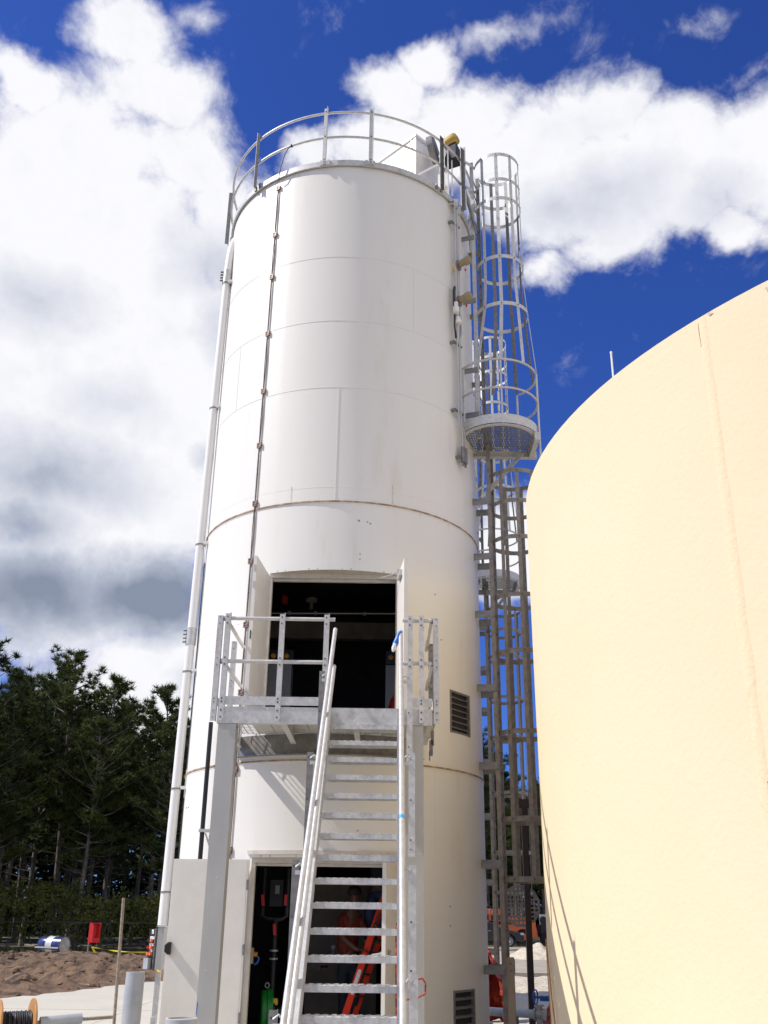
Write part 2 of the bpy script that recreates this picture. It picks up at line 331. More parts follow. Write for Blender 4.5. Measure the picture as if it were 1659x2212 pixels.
def leaf_mat(name, a, b, tr=.25):
    m = bpy.data.materials.new(name); m.use_nodes = True; nt = m.node_tree; N = nt.nodes; L = nt.links; bs = N['Principled BSDF']
    tc = N.new('ShaderNodeTexCoord'); n = N.new('ShaderNodeTexNoise'); n.inputs['Scale'].default_value = .9; n.inputs['Detail'].default_value = 3; L.new(tc.outputs['Object'], n.inputs['Vector'])
    oi = N.new('ShaderNodeObjectInfo'); ad = N.new('ShaderNodeMath'); ad.operation = 'MULTIPLY_ADD'; L.new(oi.outputs['Random'], ad.inputs[0]); ad.inputs[1].default_value = .3; L.new(n.outputs['Fac'], ad.inputs[2])
    mr = N.new('ShaderNodeMapRange'); L.new(ad.outputs[0], mr.inputs['Value']); mr.inputs['From Min'].default_value = .45; mr.inputs['From Max'].default_value = .85
    mx = N.new('ShaderNodeMix'); mx.data_type = 'RGBA'; L.new(mr.outputs[0], mx.inputs[0]); mx.inputs['A'].default_value = (*a, 1); mx.inputs['B'].default_value = (*b, 1)
    L.new(mx.outputs['Result'], bs.inputs['Base Color']); bs.inputs['Roughness'].default_value = .6; bs.inputs['Specular IOR Level'].default_value = .25
    t = N.new('ShaderNodeBsdfTranslucent'); L.new(mx.outputs['Result'], t.inputs['Color']); ms = N.new('ShaderNodeMixShader'); ms.inputs[0].default_value = tr
    L.new(bs.outputs[0], ms.inputs[1]); L.new(t.outputs[0], ms.inputs[2]); L.new(ms.outputs[0], N['Material Output'].inputs['Surface']); MT[name] = m
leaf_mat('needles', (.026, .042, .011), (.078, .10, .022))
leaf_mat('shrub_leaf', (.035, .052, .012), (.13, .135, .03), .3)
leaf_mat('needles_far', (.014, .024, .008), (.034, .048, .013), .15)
leaf_mat('grass_blade', (.07, .09, .025), (.13, .12, .05), .3)

# ------------------------------------------------------------------ ground
def structure(o): o['kind'] = 'structure'; return o
def heightgrid(x0, x1, y0, y1, nx, ny, fn):
    m = MB(); m.quadgrid([[(x0 + (x1 - x0) * i / nx, y0 + (y1 - y0) * j / ny, fn(x0 + (x1 - x0) * i / nx, y0 + (y1 - y0) * j / ny)) for i in range(nx + 1)] for j in range(ny + 1)]); return m
from mathutils import noise as NZ
g = MB(); g.poly([(-900, -900, -.012), (900, -900, -.012), (900, 900, -.012), (-900, 900, -.012)]); structure(g.build('ground', MT['ground']))
g = MB()
pad = [(-16, 6), (60, 6), (60, 25.0), (3.0, 25.0), (-1, 26.5), (-3.5, 29), (-5.9, 28.4), (-6.9, 25.4), (-7.9, 21.6), (-10, 15), (-16, 8.5)]
g.prism(pad, -.008, 0.0); structure(g.build('concrete_apron', MT['concrete']))
for nm, pts in (('pavement_joint', [(-16, 14.0, 3, 14.02)]), ('pavement_joint', [(-16, 20.0, 3, 20.02)]), ('pavement_joint', [(-4.6, 6.2, -4.58, 27)])):
    g = MB(); x0, y0, x1, y1 = pts[0]; g.box((x0, y0, .001), (x1, y1, .004)); structure(g.build(nm, MT['stain']))
g = MB(); g.prism([(2.2, 33.2), (60, 31), (60, 43.5), (2.2, 43.5)], -.01, .10); structure(g.build('road', MT['road']))
g = MB(); g.prism([(1.0, 44.5), (70, 44.5), (70, 68), (1.0, 68)], -.01, .006); structure(g.build('car_park_surface', MT['road']))
def gravel_h(x, y):
    e = min(x - 2.4, 14 - x, (y - 24.8), 32.4 - y); e = max(0, min(1, e / 1.0))
    return -.02 + e * (.07 + .10 * abs(NZ.noise(Vector((x * .9, y * .6, 1)))) + .05 * NZ.noise(Vector((x * 4, y * 4, 5))))
structure(heightgrid(1.8, 14, 24.8, 32.4, 120, 70, gravel_h).build('gravel_bed', MT['gravel'], smooth=60))
def dirt_h(x, y):
    # distance inside the heap footprint; edge follows the apron
    ex = -5.2 - (28.8 - y) * .28 if y < 28.8 else -3.6 + (y - 29) * .15
    d1 = ex - x; d = min(d1 * .5, (x + 28) * .4, (39.5 - y) * .3, (y - 17.5) * .3)
    d = max(0, min(1, d)); d = d * d * (3 - 2 * d)
    u = (x + .45 * y); w = (y - .5 * x)
    h = .08 + .15 * (NZ.noise(Vector((u * .22, w * .17, 3.1))) + .3) + .30 * (1 - abs(2 * NZ.noise(Vector((u * .8, w * .22, 7.7))))) ** 2 + .17 * NZ.noise(Vector((u * 2.1, w * .7, .3))) + .10 * NZ.noise(Vector((x * 3.4, y * 2.0, 6))) + .05 * NZ.noise(Vector((x * 6, y * 6, 2)))
    h += .42 * math.exp(-((x + 9.6) ** 2 / 3.2 + (y - 33.5) ** 2 / 5)) + .32 * math.exp(-((x + 6.3) ** 2 / 1.8 + (y - 32.5) ** 2 / 6)) + .16 * math.exp(-((x + 11.6) ** 2 / 5 + (y - 31) ** 2 / 9))
    h = h * .9; h = h if h < .42 else .42 + (h - .42) * .35; h -= .15 * math.exp(-((x + 8.3) ** 2 / 1.0 + (y - 32) ** 2 / 8))
    return -.03 + d * max(.02, h) * min(1, .35 + (y - 20) / 14 if y > 16 else .3)
structure(heightgrid(-28, -2, 17, 47, 300, 300, dirt_h).build('dirt_heaps', MT['soil'], smooth=70))
m = MB(); rc = random.Random(3)
for i in range(900):
    x, y = rc.uniform(-20, -3.5), rc.uniform(19, 42); z = dirt_h(x, y)
    if z < .0: continue
    r = rc.uniform(.03, .07) if rc.random() < .9 else rc.uniform(.08, .16); m.ball((x, y, z + r * .2), r, 6, 4, (rc.uniform(.7, 1.4), rc.uniform(.7, 1.3), rc.uniform(.5, .9)))
tag(m.build('soil_clods', MT['soil'], None, keep=True), 'loose lumps of soil scattered over the dirt heaps', 'soil', kind='stuff')
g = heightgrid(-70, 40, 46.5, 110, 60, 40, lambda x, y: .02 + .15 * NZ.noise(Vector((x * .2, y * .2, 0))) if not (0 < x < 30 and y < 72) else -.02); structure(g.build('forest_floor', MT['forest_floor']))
def pile_h(x, y):
    r = math.hypot((x - 7.2) / 1.5, (y - 48) / 2.6); h = max(0, 1 - r) ** .9 * .6
    r2 = math.hypot((x - 9.3) / 1.2, (y - 47.3) / 2.0); h = max(h, max(0, 1 - r2) * .25)
    return -.03 + h * (1 + .5 * NZ.noise(Vector((x * 1.6, y * 1.2, 4)))) + (.09 * NZ.noise(Vector((x * 5, y * 4, 0))) if h > .02 else 0)
tag(heightgrid(5, 11, 44.8, 51.5, 60, 60, pile_h).build('gravel_pile', MT['gravel'], smooth=60), 'low heap of pale crushed stone on the paving in front of the dark car', 'gravel heap')

# ------------------------------------------------------------------ the white silo
SX, SY, SR = -.686, 15.249, 2.25
def P(phi, r, z, cx=SX, cy=SY): a = R_(phi); return Vector((cx + r * math.sin(a), cy - r * math.cos(a), z))
def silo_wall(cx, cy, R, z0, z1, holes, name, parent, m):
    A = set([-180 + 4 * i for i in range(91)]); Z = set([z0, z1] + [z0 + (z1 - z0) * i / 8 for i in range(9)])
    for a0, a1, h0, h1 in holes: A |= {a0, a1}; Z |= {h0, h1}
    A = sorted(A); A = [a for i, a in enumerate(A) if i == 0 or a - A[i - 1] > .35 or any(a in (h[0], h[1]) for h in holes)]
    Z = sorted(Z); mb = MB(); T = .03
    inh = lambda a, z: any(h[0] < a < h[1] and h[2] < z < h[3] for h in holes)
    q = lambda a, r, z: (cx + r * math.sin(R_(a)), cy - r * math.cos(R_(a)), z)
    for i in range(len(A) - 1):
        for j in range(len(Z) - 1):
            am, zm = (A[i] + A[i + 1]) / 2, (Z[j] + Z[j + 1]) / 2
            if inh(am, zm): continue
            for r in (R, R - T): mb.poly([q(A[i], r, Z[j]), q(A[i + 1], r, Z[j]), q(A[i + 1], r, Z[j + 1]), q(A[i], r, Z[j + 1])])
    for a0, a1, h0, h1 in holes:
        for a in (a0, a1): mb.poly([q(a, R, h0), q(a, R - T, h0), q(a, R - T, h1), q(a, R, h1)])
        n = 14
        for k in range(n):
            b0, b1 = a0 + (a1 - a0) * k / n, a0 + (a1 - a0) * (k + 1) / n
            for h in (h0, h1): mb.poly([q(b0, R, h), q(b1, R, h), q(b1, R - T, h), q(b0, R - T, h)])
    return mb.build(name, m, parent, smooth=40)
silo = thing('silo', (SX, SY, 0), 'tall white cylindrical storage silo with two open doorways, nearest the camera', 'silo')
HOL = [(-24.6, 24.1, 3.92, 6.18), (-24.9, 24.1, .18, 2.33), (47.4, 61, 4.05, 4.65), (47.1, 60.1, .08, .79)]
silo_wall(SX, SY, SR, 0.02, 13.46, HOL, 'wall', silo, MT['silo_paint'])
m = MB(); rows = []
for r, z in ((SR + .01, 13.46), (SR + .01, 13.5), (SR - .06, 13.52), (.9, 13.78), (0.02, 13.85)): rows.append([P(a, r, z) for a in range(-180, 180, 5)])
m.quadgrid(rows, closed_u=True); m.build('roof', MT['silo_paint'], silo, smooth=30)
# lining added to keep the rooms black, and floors; shade is in the colour
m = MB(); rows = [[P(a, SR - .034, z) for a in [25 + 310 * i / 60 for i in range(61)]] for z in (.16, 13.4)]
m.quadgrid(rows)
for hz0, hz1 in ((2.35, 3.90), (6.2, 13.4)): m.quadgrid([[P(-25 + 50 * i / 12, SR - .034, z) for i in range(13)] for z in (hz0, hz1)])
LIN = m; m.build('shade_lining', MT['room_shade'], silo, smooth=40)
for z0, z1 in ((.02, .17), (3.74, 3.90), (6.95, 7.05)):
    m = MB(); m.prism([tuple(P(a, SR - .05, 0))[:2] for a in range(-180, 180, 8)], z0, z1); m.build('floor', MT['room_shade'], silo)
for z in (7.23, 3.53):
    m = MB(); m.arcband(SX, SY, SR - .01, SR + .016, z - .005, z + .013, -180, 180, 90); m.build('flange_joint', MT['rust'], silo, smooth=40)
for z in (7.20, 3.50): m = MB(); m.arcband(SX, SY, SR - .01, SR + .004, z, z + .025, -180, 180, 90); m.build('flange_joint', MT['silo_paint'], silo, smooth=40)
for z in (11.58, 10.35, 9.14, 7.46, 5.5, 1.65):
    t = .0035 if z in (11.58, 10.35, 9.14) else .0015; a0_, a1_ = (-180, 180) if z > 6 else (27.2, 332.8)
    m = MB(); m.arcband(SX, SY, SR - .01, SR + t, z - .005, z + .006, a0_, a1_, 90); m.build('weld_seam', MT['silo_paint'], silo, smooth=40)
for ph, z0, z1, t in ((-.8, 7.25, 9.14, .005), (39, 2.4, 3.5, .004), (-50, 9.14, 10.35, .003), (30, 10.35, 11.58, .003)):
    m = MB(); d = .11; m.quadgrid([[P(ph - d, SR - .005, z), P(ph - d, SR + t, z), P(ph + d, SR + t, z), P(ph + d, SR - .005, z)] for z in (z0, z1)]); m.build('weld_seam', MT['silo_paint'], silo)
# small stains, plugs and scuffs that belong to the paint
def stain(ph, z0, z1, wdeg, mt, name='stain'):
    mb = MB(); n = 7; k = 3; rows = []
    for j in range(n + 1):
        z = z0 + (z1 - z0) * j / n; ww = wdeg * (.25 + .75 * abs(math.sin(j * 2.1 + ph))) * (1 if j < n else .1)
        rows.append([P(ph + ww * (i / k - .5) + .12 * math.sin(j * 1.7), SR + .0035, z) for i in range(k + 1)])
    mb.quadgrid(rows); return mb.build(name, MT[mt], silo)
stain(-17.7, 7.26, 7.52, .28, 'stain'); stain(21.1, 7.26, 7.58, .25, 'stain'); stain(24.5, 4.3, 4.52, .2, 'stain')
for a_, z_, l_ in ((-50, 7.1, .1), (33, 7.12, .09), (48, 7.08, .12), (52, 3.36, .13), (34, 3.40, .08), (66, 3.38, .1), (61, 7.1, .1)): stain(a_, z_, z_ + l_, .14, 'stain')
for ph, z, w in ((8.3, 6.93, .9), (11.5, 6.92, .5), (12.6, 6.9, .7)): stain(ph, z, z + .025, w, 'galv_dark', 'scuff')
for ph, z in ((9, 6.43), (9, 6.35), (10.3, 2.66), (10.3, 2.58), (41, 5.34), (43, 5.34), (40, 6.0), (46, 1.78), (46, 1.55), (-66.5, 3.04), (-63.5, 3.04)):
    m = MB(); m.cyl(P(ph, SR - .01, z), P(ph, SR + .008, z), .009, 8); m.build('plug', MT['galv_dark'], silo)

def door_frame(z0, z1, cap):
    yq = 13.205; f = MB()
    # half-moon soffit between curved wall and flat frame
    arc = [tuple(P(-24.6 + 48.7 * i / 16, SR - .001, 0))[:2] for i in range(17)]
    f.prism(arc[::-1], z1 - .002, z1 + .03)
    f.box((-1.625, yq - .002, z1 - .062), (.235, yq + .10, z1 - .002))         # head
    f.box((-1.635, yq, z0), (-1.585, yq + .10, z1 - .064)); f.box((.185, yq, z0), (.235, yq + .10, z1 - .064))
    f.box((-1.583, yq + .05, z1 - .098), (.183, yq + .095, z1 - .064))
    if z0 > 1: f.prism(arc[::-1], z0 - .05, z0 - .004)
    o = f.build('door_frame', MT['frame_paint'], silo)
    if cap:
        c = MB(); c.arcband(SX, SY, SR + .001, SR + .025, z1 + .035, z1 + .085, -26.5, 25.6, 24); c.build('drip_cap', MT['frame_paint'], silo)
    return o
door_frame(3.92, 6.18, False); door_frame(.18, 2.33, True)
def leaf(h, o, z0, z1, t=.046, side=1, label=None):
    h, o = Vector((*h, 0)), Vector((*o, 0)); d = (o - h); l = d.length; d.normalize(); n = Vector((-d.y, d.x, 0)) * side; c = (h + o) / 2 + Vector((0, 0, (z0 + z1) / 2))
    mb = MB(); mb.obox(c, d, n, Vector((0, 0, 1)), l / 2, t / 2, (z1 - z0) / 2)
    # recessed seam line around the sheet
    for s in (-1, 1):
        mb.obox(c + n * s * (t / 2 + .0008), d, n, Vector((0, 0, 1)), l / 2 - .022, .0015, (z1 - z0) / 2 - .018)
    ob = mb.build('door', MT['door_paint'], silo)
    if label: ob['label'] = label
    return ob, d, n, c
L1, d, n, c = leaf((-1.66, 13.17), (-2.632, 13.22), .20, 2.30, side=1, label='lower left door leaf swung wide open, flat towards the camera')
e = MB(); hc = Vector((-2.60, 13.19, 1.255)); e.extr([hc + Vector((-.035, -.075, .035)), hc + Vector((-.035, -.075, -.035)), hc + Vector((0, -.06, -.07)), hc + Vector((.035, -.06, -.07)), hc + Vector((.035, -.06, .07)), hc + Vector((0, -.06, .07))], (0, .075, 0)); e.build('handle', MT['black'], L1)
for z in (.5, 1.25, 2.0): e = MB(); e.box((-1.672, 13.11, z - .06), (-1.648, 13.135, z + .06)); e.build('hinge', MT['galv_dark'], L1)
L2, d, n, c = leaf((.232, 13.18), (.062, 12.29), .20, 2.30, side=-1, label='lower right door leaf seen nearly edge-on')
e = MB(); e.box((.02, 12.33, 1.20), (.05, 12.37, 1.27)); e.cyl((.03, 12.35, 1.25), (-.07, 12.35, 1.235), .012, 8); e.cyl((-.07, 12.35, 1.235), (-.10, 12.36, 1.20), .012, 8); e.build('handle', MT['conduit'], L2)
e = MB(); e.box((.135, 12.42, 1.16), (.147, 12.5, 1.29)); e.build('lock_plate', MT['galv_dark'], L2)
L3, d, n, c = leaf((-1.64, 13.16), (-1.722, 12.30), 3.96, 6.12, label='upper left door leaf open at right angles')
for z in (5.95, 5.72, 4.24, 4.12): e = MB(); e.box((-1.735, 12.287, z - .04), (-1.712, 12.2995, z + .04)); e.build('latch_plate', MT['galv'], L3)
e = MB(); e.box((-1.728, 12.287, 4.97), (-1.716, 12.2995, 5.08)); e.build('handle', MT['black'], L3)
L4, d, n, c = leaf((.222, 13.16), (.305, 12.30), 3.96, 6.12, label='upper right door leaf open at right angles')
e = MB(); e.obox((.235, 12.62, 5.98), Vector((.09, -.86, 0)).normalized(), Vector((.99, .1, 0)), Vector((0, 0, 1)), .13, .028, .04)
e.tube([(.215, 12.6, 6.03), (.12, 12.85, 6.06), (-.1, 13.15, 6.09)], .009, 6); e.tube([(.2, 12.55, 6.03), (.21, 12.6, 6.045)], .014, 6); e.build('door_closer', MT['galv_bright'], L4)

# louvred vents
def vent(a0, a1, z0, z1):
    am = (a0 + a1) / 2; rr = SR * math.cos(R_((a1 - a0) / 2)) - .002; c = P(am, rr, (z0 + z1) / 2); nn = (P(am, 1, 0) - P(am, 0, 0)).normalized(); tt = Vector((0, 0, 1)).cross(nn); w = SR * math.sin(R_((a1 - a0) / 2)); h = (z1 - z0) / 2; Z = Vector((0, 0, 1))
    f = MB()
    for s in (-1, 1): f.obox(c + tt * s * (w - .014) - nn * .02, tt, nn, Z, .016, .035, h)
    for s in (-1, 1): f.obox(c + Z * s * (h - .014) - nn * .02, tt, nn, Z, w - .031, .035, .014)
    fr = f.build('vent', MT['galv_dark'], silo)
    k = 6
    for i in range(k):
        zc = -h + .05 + (2 * h - .09) * (i + .5) / k; s = MB(); ax = (nn * .8 - Z * .6).normalized(); az = tt.cross(ax)
        s.obox(c + Z * zc - nn * .02, tt, ax, az, w - .032, .04, .0035); s.build('louvre', MT['galv_dark'], fr)
    b = MB(); b.obox(c - nn * .075, tt, nn, Z, w, .004, h); b.build('insect_screen', MT['black'], fr)
vent(47.4, 61, 4.05, 4.65); vent(47.1, 60.1, .08, .79)

# grounding cable with clamps down the left face
cz = [13.26, 12.27, 11.41, 10.31, 9.25, 8.30, 7.33, 6.42, 5.46, 4.49, 3.45, 2.42, 1.4, .5]
m = MB()
for off in (-.25, .28):
    pts = []
    for i, z in enumerate(cz):
        pts.append(P(-32.4 - .15 * i + off * .45, SR + .02, z))
        if i < len(cz) - 1:
            zm = (z + cz[i + 1]) / 2; pts.append(P(-32.45 - .15 * i + off * (1.0 + .3 * math.sin(i * 2.3)), SR + .02, zm))
    m.tube(pts, .0075, 6)
cb = m.build('ground_cable', MT['cable'], silo, smooth=60)
for i, z in enumerate(cz):
    c = P(-32.4 - .15 * i, SR + .02, z); e = MB(); t = Vector((math.cos(R_(-32.4)), math.sin(R_(-32.4)), 0)); nn = (P(-32.4, 1, 0) - P(-32.4, 0, 0)).normalized()
    e.obox(c, t, nn, Vector((0, 0, 1)), .042, .01, .012); e.obox(c + Vector((0, 0, .034)), t, nn, Vector((0, 0, 1)), .034, .012, .009); e.obox(c - Vector((0, 0, .034)), t, nn, Vector((0, 0, 1)), .034, .012, .009)
    for sx in (-1, 1): e.obox(c + t * .03 * sx, t, nn, Vector((0, 0, 1)), .009, .016, .042)
    e.build('cable_clamp', MT['copper'], cb)
m = MB(); m.tube([P(-25.6, 2.33, 14.03), P(-27, 2.35, 13.98), P(-28.5, 2.36, 13.85), P(-30, 2.36, 13.6), P(-31, 2.345, 13.45), P(-31.6, 2.31, 13.36)], .008, 6); m.ball(P(-25.6, 2.33, 14.03), .03, 8, 6); m.build('rail_bond_wire', MT['black'], silo, smooth=60)

# fill pipe up the left flank
m = MB(); pr, pphi = 2.35, -76
PQ = lambda z: P(-76 + 6 * min(1, z / 12.2), 2.40 - .075 * min(1, z / 12.2), z)
pts = [PQ(z) for z in (1.50, 2, 4, 6, 8, 10, 12.2)]
for i in range(1, 8):
    a = PI / 2 * i / 7; pts.append(P(-70 - 5 * (1 - math.cos(a)), 2.325 - .16 * (1 - math.cos(a)), 12.2 + 1.0 * math.sin(a)))
m.tube(pts, .067, 20); fp = m.build('fill_pipe', MT['white_paint'], silo, smooth=50)
for z in (12.05, 9.55, 7.1, 5.05, 3.33, 1.93):
    pc = PQ(z); e = MB(); e.lathe((pc.x, pc.y, z), (0, 0, 1), [(-.01, .068), (-.01, .076), (.01, .076), (.01, .068)], 20); e.build('pipe_clamp', MT['galv_dark'], fp, smooth=40)
    e = MB(); q = P(-74 + 6 * z / 12.2, SR + .035, z); e.box((q.x - .03, q.y - .05, z - .01), (q.x + .06, q.y + .02, z + .03)); e.build('clamp_bracket', MT['white_paint'], fp)
for z in (11.65 + .55, 5.6):
    pc = PQ(z); e = MB(); e.lathe((pc.x, pc.y, z), (0, 0, 1), [(-.13, .068), (-.13, .079), (.13, .079), (.13, .068)], 24)
    o = e.build('pipe_coupling', MT['galv_bright'], fp, smooth=40); b = MB()
    for k in range(4): b.cyl((pc.x - .07, pc.y - .04, z - .09 + .06 * k), (pc.x - .115, pc.y - .03, z - .09 + .06 * k), .017, 8)
    b.build('coupling_bolt', MT['galv_dark'], o)
# black cable tray behind the fill pipe
m = MB(); m.tube([P(-72.5, SR + .015, z) for z in (.3, 3.2)], .012, 6); m.tube([P(-72.0, SR + .015, z) for z in (3.6, 6.8)], .008, 6); m.build('sensor_cable', MT['black'], silo)

# roof railing
ring = MB(); ring.arcband(SX, SY, SR + .012, SR + .045, 13.455, 13.56, -180, 180, 90); rail = ring.build('roof_railing', MT['galv'], silo, smooth=30)
for z in (14.585, 14.03):
    m = MB(); m.tube([P(a, 2.33, z) for a in range(-180, 180, 4)], .0215, 10, closed=True); m.build('rail', MT['galv_bright'], rail, smooth=60)
for ph in (-87, -44.7, -10, 9.2, 43.2, 58.5, 100, 130, 160, -170, -145, -120):
    m = MB(); a = R_(ph); t = Vector((math.cos(a), math.sin(a), 0)); nn = Vector((math.sin(a), -math.cos(a), 0)); c = P(ph, 2.365, 14.05); Z = Vector((0, 0, 1))
    m.obox(c, t, nn, Z, .034, .004, .61); m.obox(c + t * .031 + nn * .03, t, nn, Z, .0035, .028, .61)
    for s in (-1, 1): m.obox(P(ph, 2.305, 13.51) + t * s * .06, t, nn, Z, .022, .012, .05)
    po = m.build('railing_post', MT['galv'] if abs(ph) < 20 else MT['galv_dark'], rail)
    b = MB()
    for z in (14.585, 14.03, 13.53, 13.47): b.cyl(c + nn * .004 + Vector((0, 0, z - 14.05)), c + nn * .016 + Vector((0, 0, z - 14.05)), .011, 6)
    b.build('bolt', MT['bolt'], po)

# conduits and level switches on the right flank
m = MB()
for k, ph in enumerate((53.0, 54.7, 56.4)):
    zt = (13.4, 13.35, 13.1)[k]; q = lambda p, r, z: P(p, r, z)
    if k == 0: pts = [q(ph, SR + .09, zt), q(ph, SR + .09, 11.0), q(ph - .3, SR + .11, 10.75), q(ph, SR + .09, 10.5), q(ph, SR + .09, 9.05), q(ph + 2.2, SR + .10, 8.85), q(ph + 2.4, SR + .1, 8.58)]
    elif k == 1: pts = [q(ph, SR + .09, zt), q(ph, SR + .09, 11.2), q(ph + 1.6, SR + .1, 11.05), q(ph + 1.6, SR + .1, 10.75), q(ph - .2, SR + .1, 10.55), q(ph, SR + .09, 9.05), q(ph + 2.6, SR + .10, 8.85), q(ph + 2.8, SR + .1, 8.55)]
    else: pts = [q(ph, SR + .07, zt), q(ph, SR + .07, 9.2)]
    m.tube(pts, .0155, 8)
cd = m.build('conduit', MT['conduit'], silo, smooth=60)
for z in (12.98, 10.5, 9.22):
    e = MB(); e.cyl(P(51.5, SR, z), P(51.5, SR + .075, z), .032, 12); e.tube([P(51.5, SR + .07, z), P(57, SR + .08, z)], .022, 8); e.build('standoff', MT['galv_dark'], cd, smooth=50)
e = MB()
for k in (0, 1): e.tube([P(55.4 + 1.9 * k, SR + .1, 8.6), P(55.4 + 1.9 * k, SR + .1, 8.33)], .035, 10); e.cyl(P(55.4 + 1.9 * k, SR + .1, 8.33), P(55.4 + 1.9 * k, SR + .1, 8.27), .018, 8)
e.cyl(P(54.2, SR, 8.42), P(54.2, SR + .09, 8.42), .03, 10); e.build('junction_fitting', MT['galv_dark'], cd, smooth=50)
e = MB()
for k in (0, 1): e.obox(P(53.6 + 2.3 * k, SR + .1, 13.42 - .1 * k), Vector((1, 0, 0)), Vector((0, 1, 0)), Vector((0, 0, 1)), .04, .03, .075)
e.tube([P(51.5, SR + .03, 13.46), P(53.6, SR + .1, 13.5)], .02, 6); e.tube([P(50.8, SR + .03, 13.38), P(53.6, SR + .1, 13.4)], .014, 6); e.build('junction_box', MT['galv'], cd)
for z in (12.10, 11.36):
    e = MB(); b = P(54.6, SR - .01, z); nn = (P(62, 1, 0) - P(62, 0, 0)).normalized()
    e.cyl(b, P(54.6, SR + .10, z), .066, 16); sw = e.build('level_switch', MT['stucco'], silo, smooth=50)
    e = MB(); e.lathe(P(54.6, SR + .10, z), nn, [(0, .0), (0, .095), (.022, .095), (.022, 0)], 20); e.build('flange_plate', MT['galv_dark'], sw, smooth=30)
    e = MB(); e.lathe(P(54.6, SR + .125, z + .02), nn + Vector((0, 0, .18)), [(0, 0), (0, .06), (.10, .062), (.11, .075), (.20, .075), (.215, .06), (.216, 0)], 20); e.build('housing', MT['gold'], sw, smooth=35)
    e = MB(); e.cyl(P(56.5, SR + .2, z - .06), P(56.5, SR + .2, z - .095), .016, 8); e.build('cable_gland', MT['red'], sw)
e = MB(); e.tube([P(52.6, SR + .07, 11.62), P(51.2, SR + .09, 11.5), P(51.4, SR + .09, 11.2), P(51.8, SR + .08, 11.1)], .022, 8); e.tube([P(51.2, SR + .1, 11.02), P(51.0, SR + .1, 10.8), P(52.2, SR + .09, 10.58)], .016, 8); e.build('flexible_hose', MT['black'], silo, smooth=60)
e = MB(); e.lathe(P(51.6, SR + .12, 11.06), (0, 0, 1), [(0, 0), (0, .05), (.1, .055), (.13, .035), (.2, .035), (.2, 0)], 14); e.lathe(P(52.6, SR + .13, 10.86), (0, 0, 1), [(0, 0), (0, .06), (.04, .062), (.05, .05), (.12, .04), (.16, 0)], 14); e.build('sensor_head', MT['white_paint'], silo, smooth=40)

# ------------------------------------------------------------------ cream tank on the right
TX, TY, TR, TZ = 8.2, 10.8, 6.4, 6.65
tank = thing('storage_tank', (TX, TY, 0), 'huge cream stucco water tank filling the right side of the view', 'tank')
m = MB()
Q = lambda a, r, z: (TX + r * math.sin(R_(a)), TY - r * math.cos(R_(a)), z)
def wob(a, z): return .0015 * NZ.noise(Vector((a * .06, z * .5, 2)))
m.quadgrid([[Q(a, TR + wob(a, z), z) for a in [-180 + 2 * i for i in range(181)]] for z in [0.0, 1, 2, 3, 4, 5, 6, 6.55, 6.62, 6.65]])
m.build('wall', MT['stucco'], tank, smooth=40)
m = MB(); m.quadgrid([[Q(a, r, z) for a in range(-180, 180, 4)] for r, z in ((TR, 6.65), (TR - .12, 6.665), (TR - .3, 6.62), (4, 6.9), (.05, 7.1))], closed_u=True); m.build('roof', MT['stucco'], tank, smooth=30)
# vertical joint of the precast panels: measured at one angle, slightly wavy
ja = -57.2
for da, nm in ((0, 'panel_joint'), (-52, 'panel_joint'), (58, 'panel_joint')):
    m = MB(); rows = []
    for i in range(90):
        z = .02 + (6.64 - .02) * i / 89; w1 = .33 + .10 * NZ.noise(Vector((z * 3, 1, 0))); w2 = .33 + .10 * NZ.noise(Vector((z * 3, 9, 0))); ce = ja + da + .09 * NZ.noise(Vector((z * .6, 4, 0)))
        rows.append([Q(ce - w1 - .25, TR - .006, z), Q(ce - w1, TR + .0045, z), Q(ce, TR + .006, z), Q(ce + w2, TR + .0045, z), Q(ce + w2 + .25, TR - .006, z)])
    m.quadgrid(rows); jo = m.build(nm, MT['stucco_joint'], tank, smooth=50)
    for z0, z1, s in ((6.35, 6.6, -1), (2.45, 2.6, 1)):
        pts = [Q(ja + da + s * .36 + .09 * NZ.noise(Vector((z * .6, 4, 0))) + .02 * math.sin(z * 23), TR + .0045, z) for z in [z0 + (z1 - z0) * i / 10 for i in range(11)]]; c = MB(); c.tube(pts, .0035, 5); c.build('crack', MT['stucco_crack'], jo)
def tstain(a, z, w, h, seed):
    mb = MB(); n = 14; ring_ = []
    for i in range(n):
        t = 2 * PI * i / n; k = .55 + .6 * abs(NZ.noise(Vector((math.cos(t) * 1.5 + seed, math.sin(t) * 1.5, seed)))) * 2
        ring_.append(Q(a + w * k * math.cos(t), TR + .012, z + h * k * math.sin(t)))
    mb.poly(ring_); mb.build('stain', MT['stucco_dirt'], tank)
for a, z, w, h in ((-50.6, 6.60, .35, .022), (-49.9, 6.615, .2, .012), (-51.3, 6.57, .12, .02), (-56.3, 6.625, .25, .012)): tstain(a, z, w, h, a)
m = MB(); m.cyl((2.33, 8.62, 6.6), (2.33, 8.62, 7.05), .010, 8); m.lathe((2.33, 8.62, 7.05), (0, 0, 1), [(0, .013), (.03, .011), (.04, 0)], 8); m.build('lightning_rod', MT['white_paint'], tank)
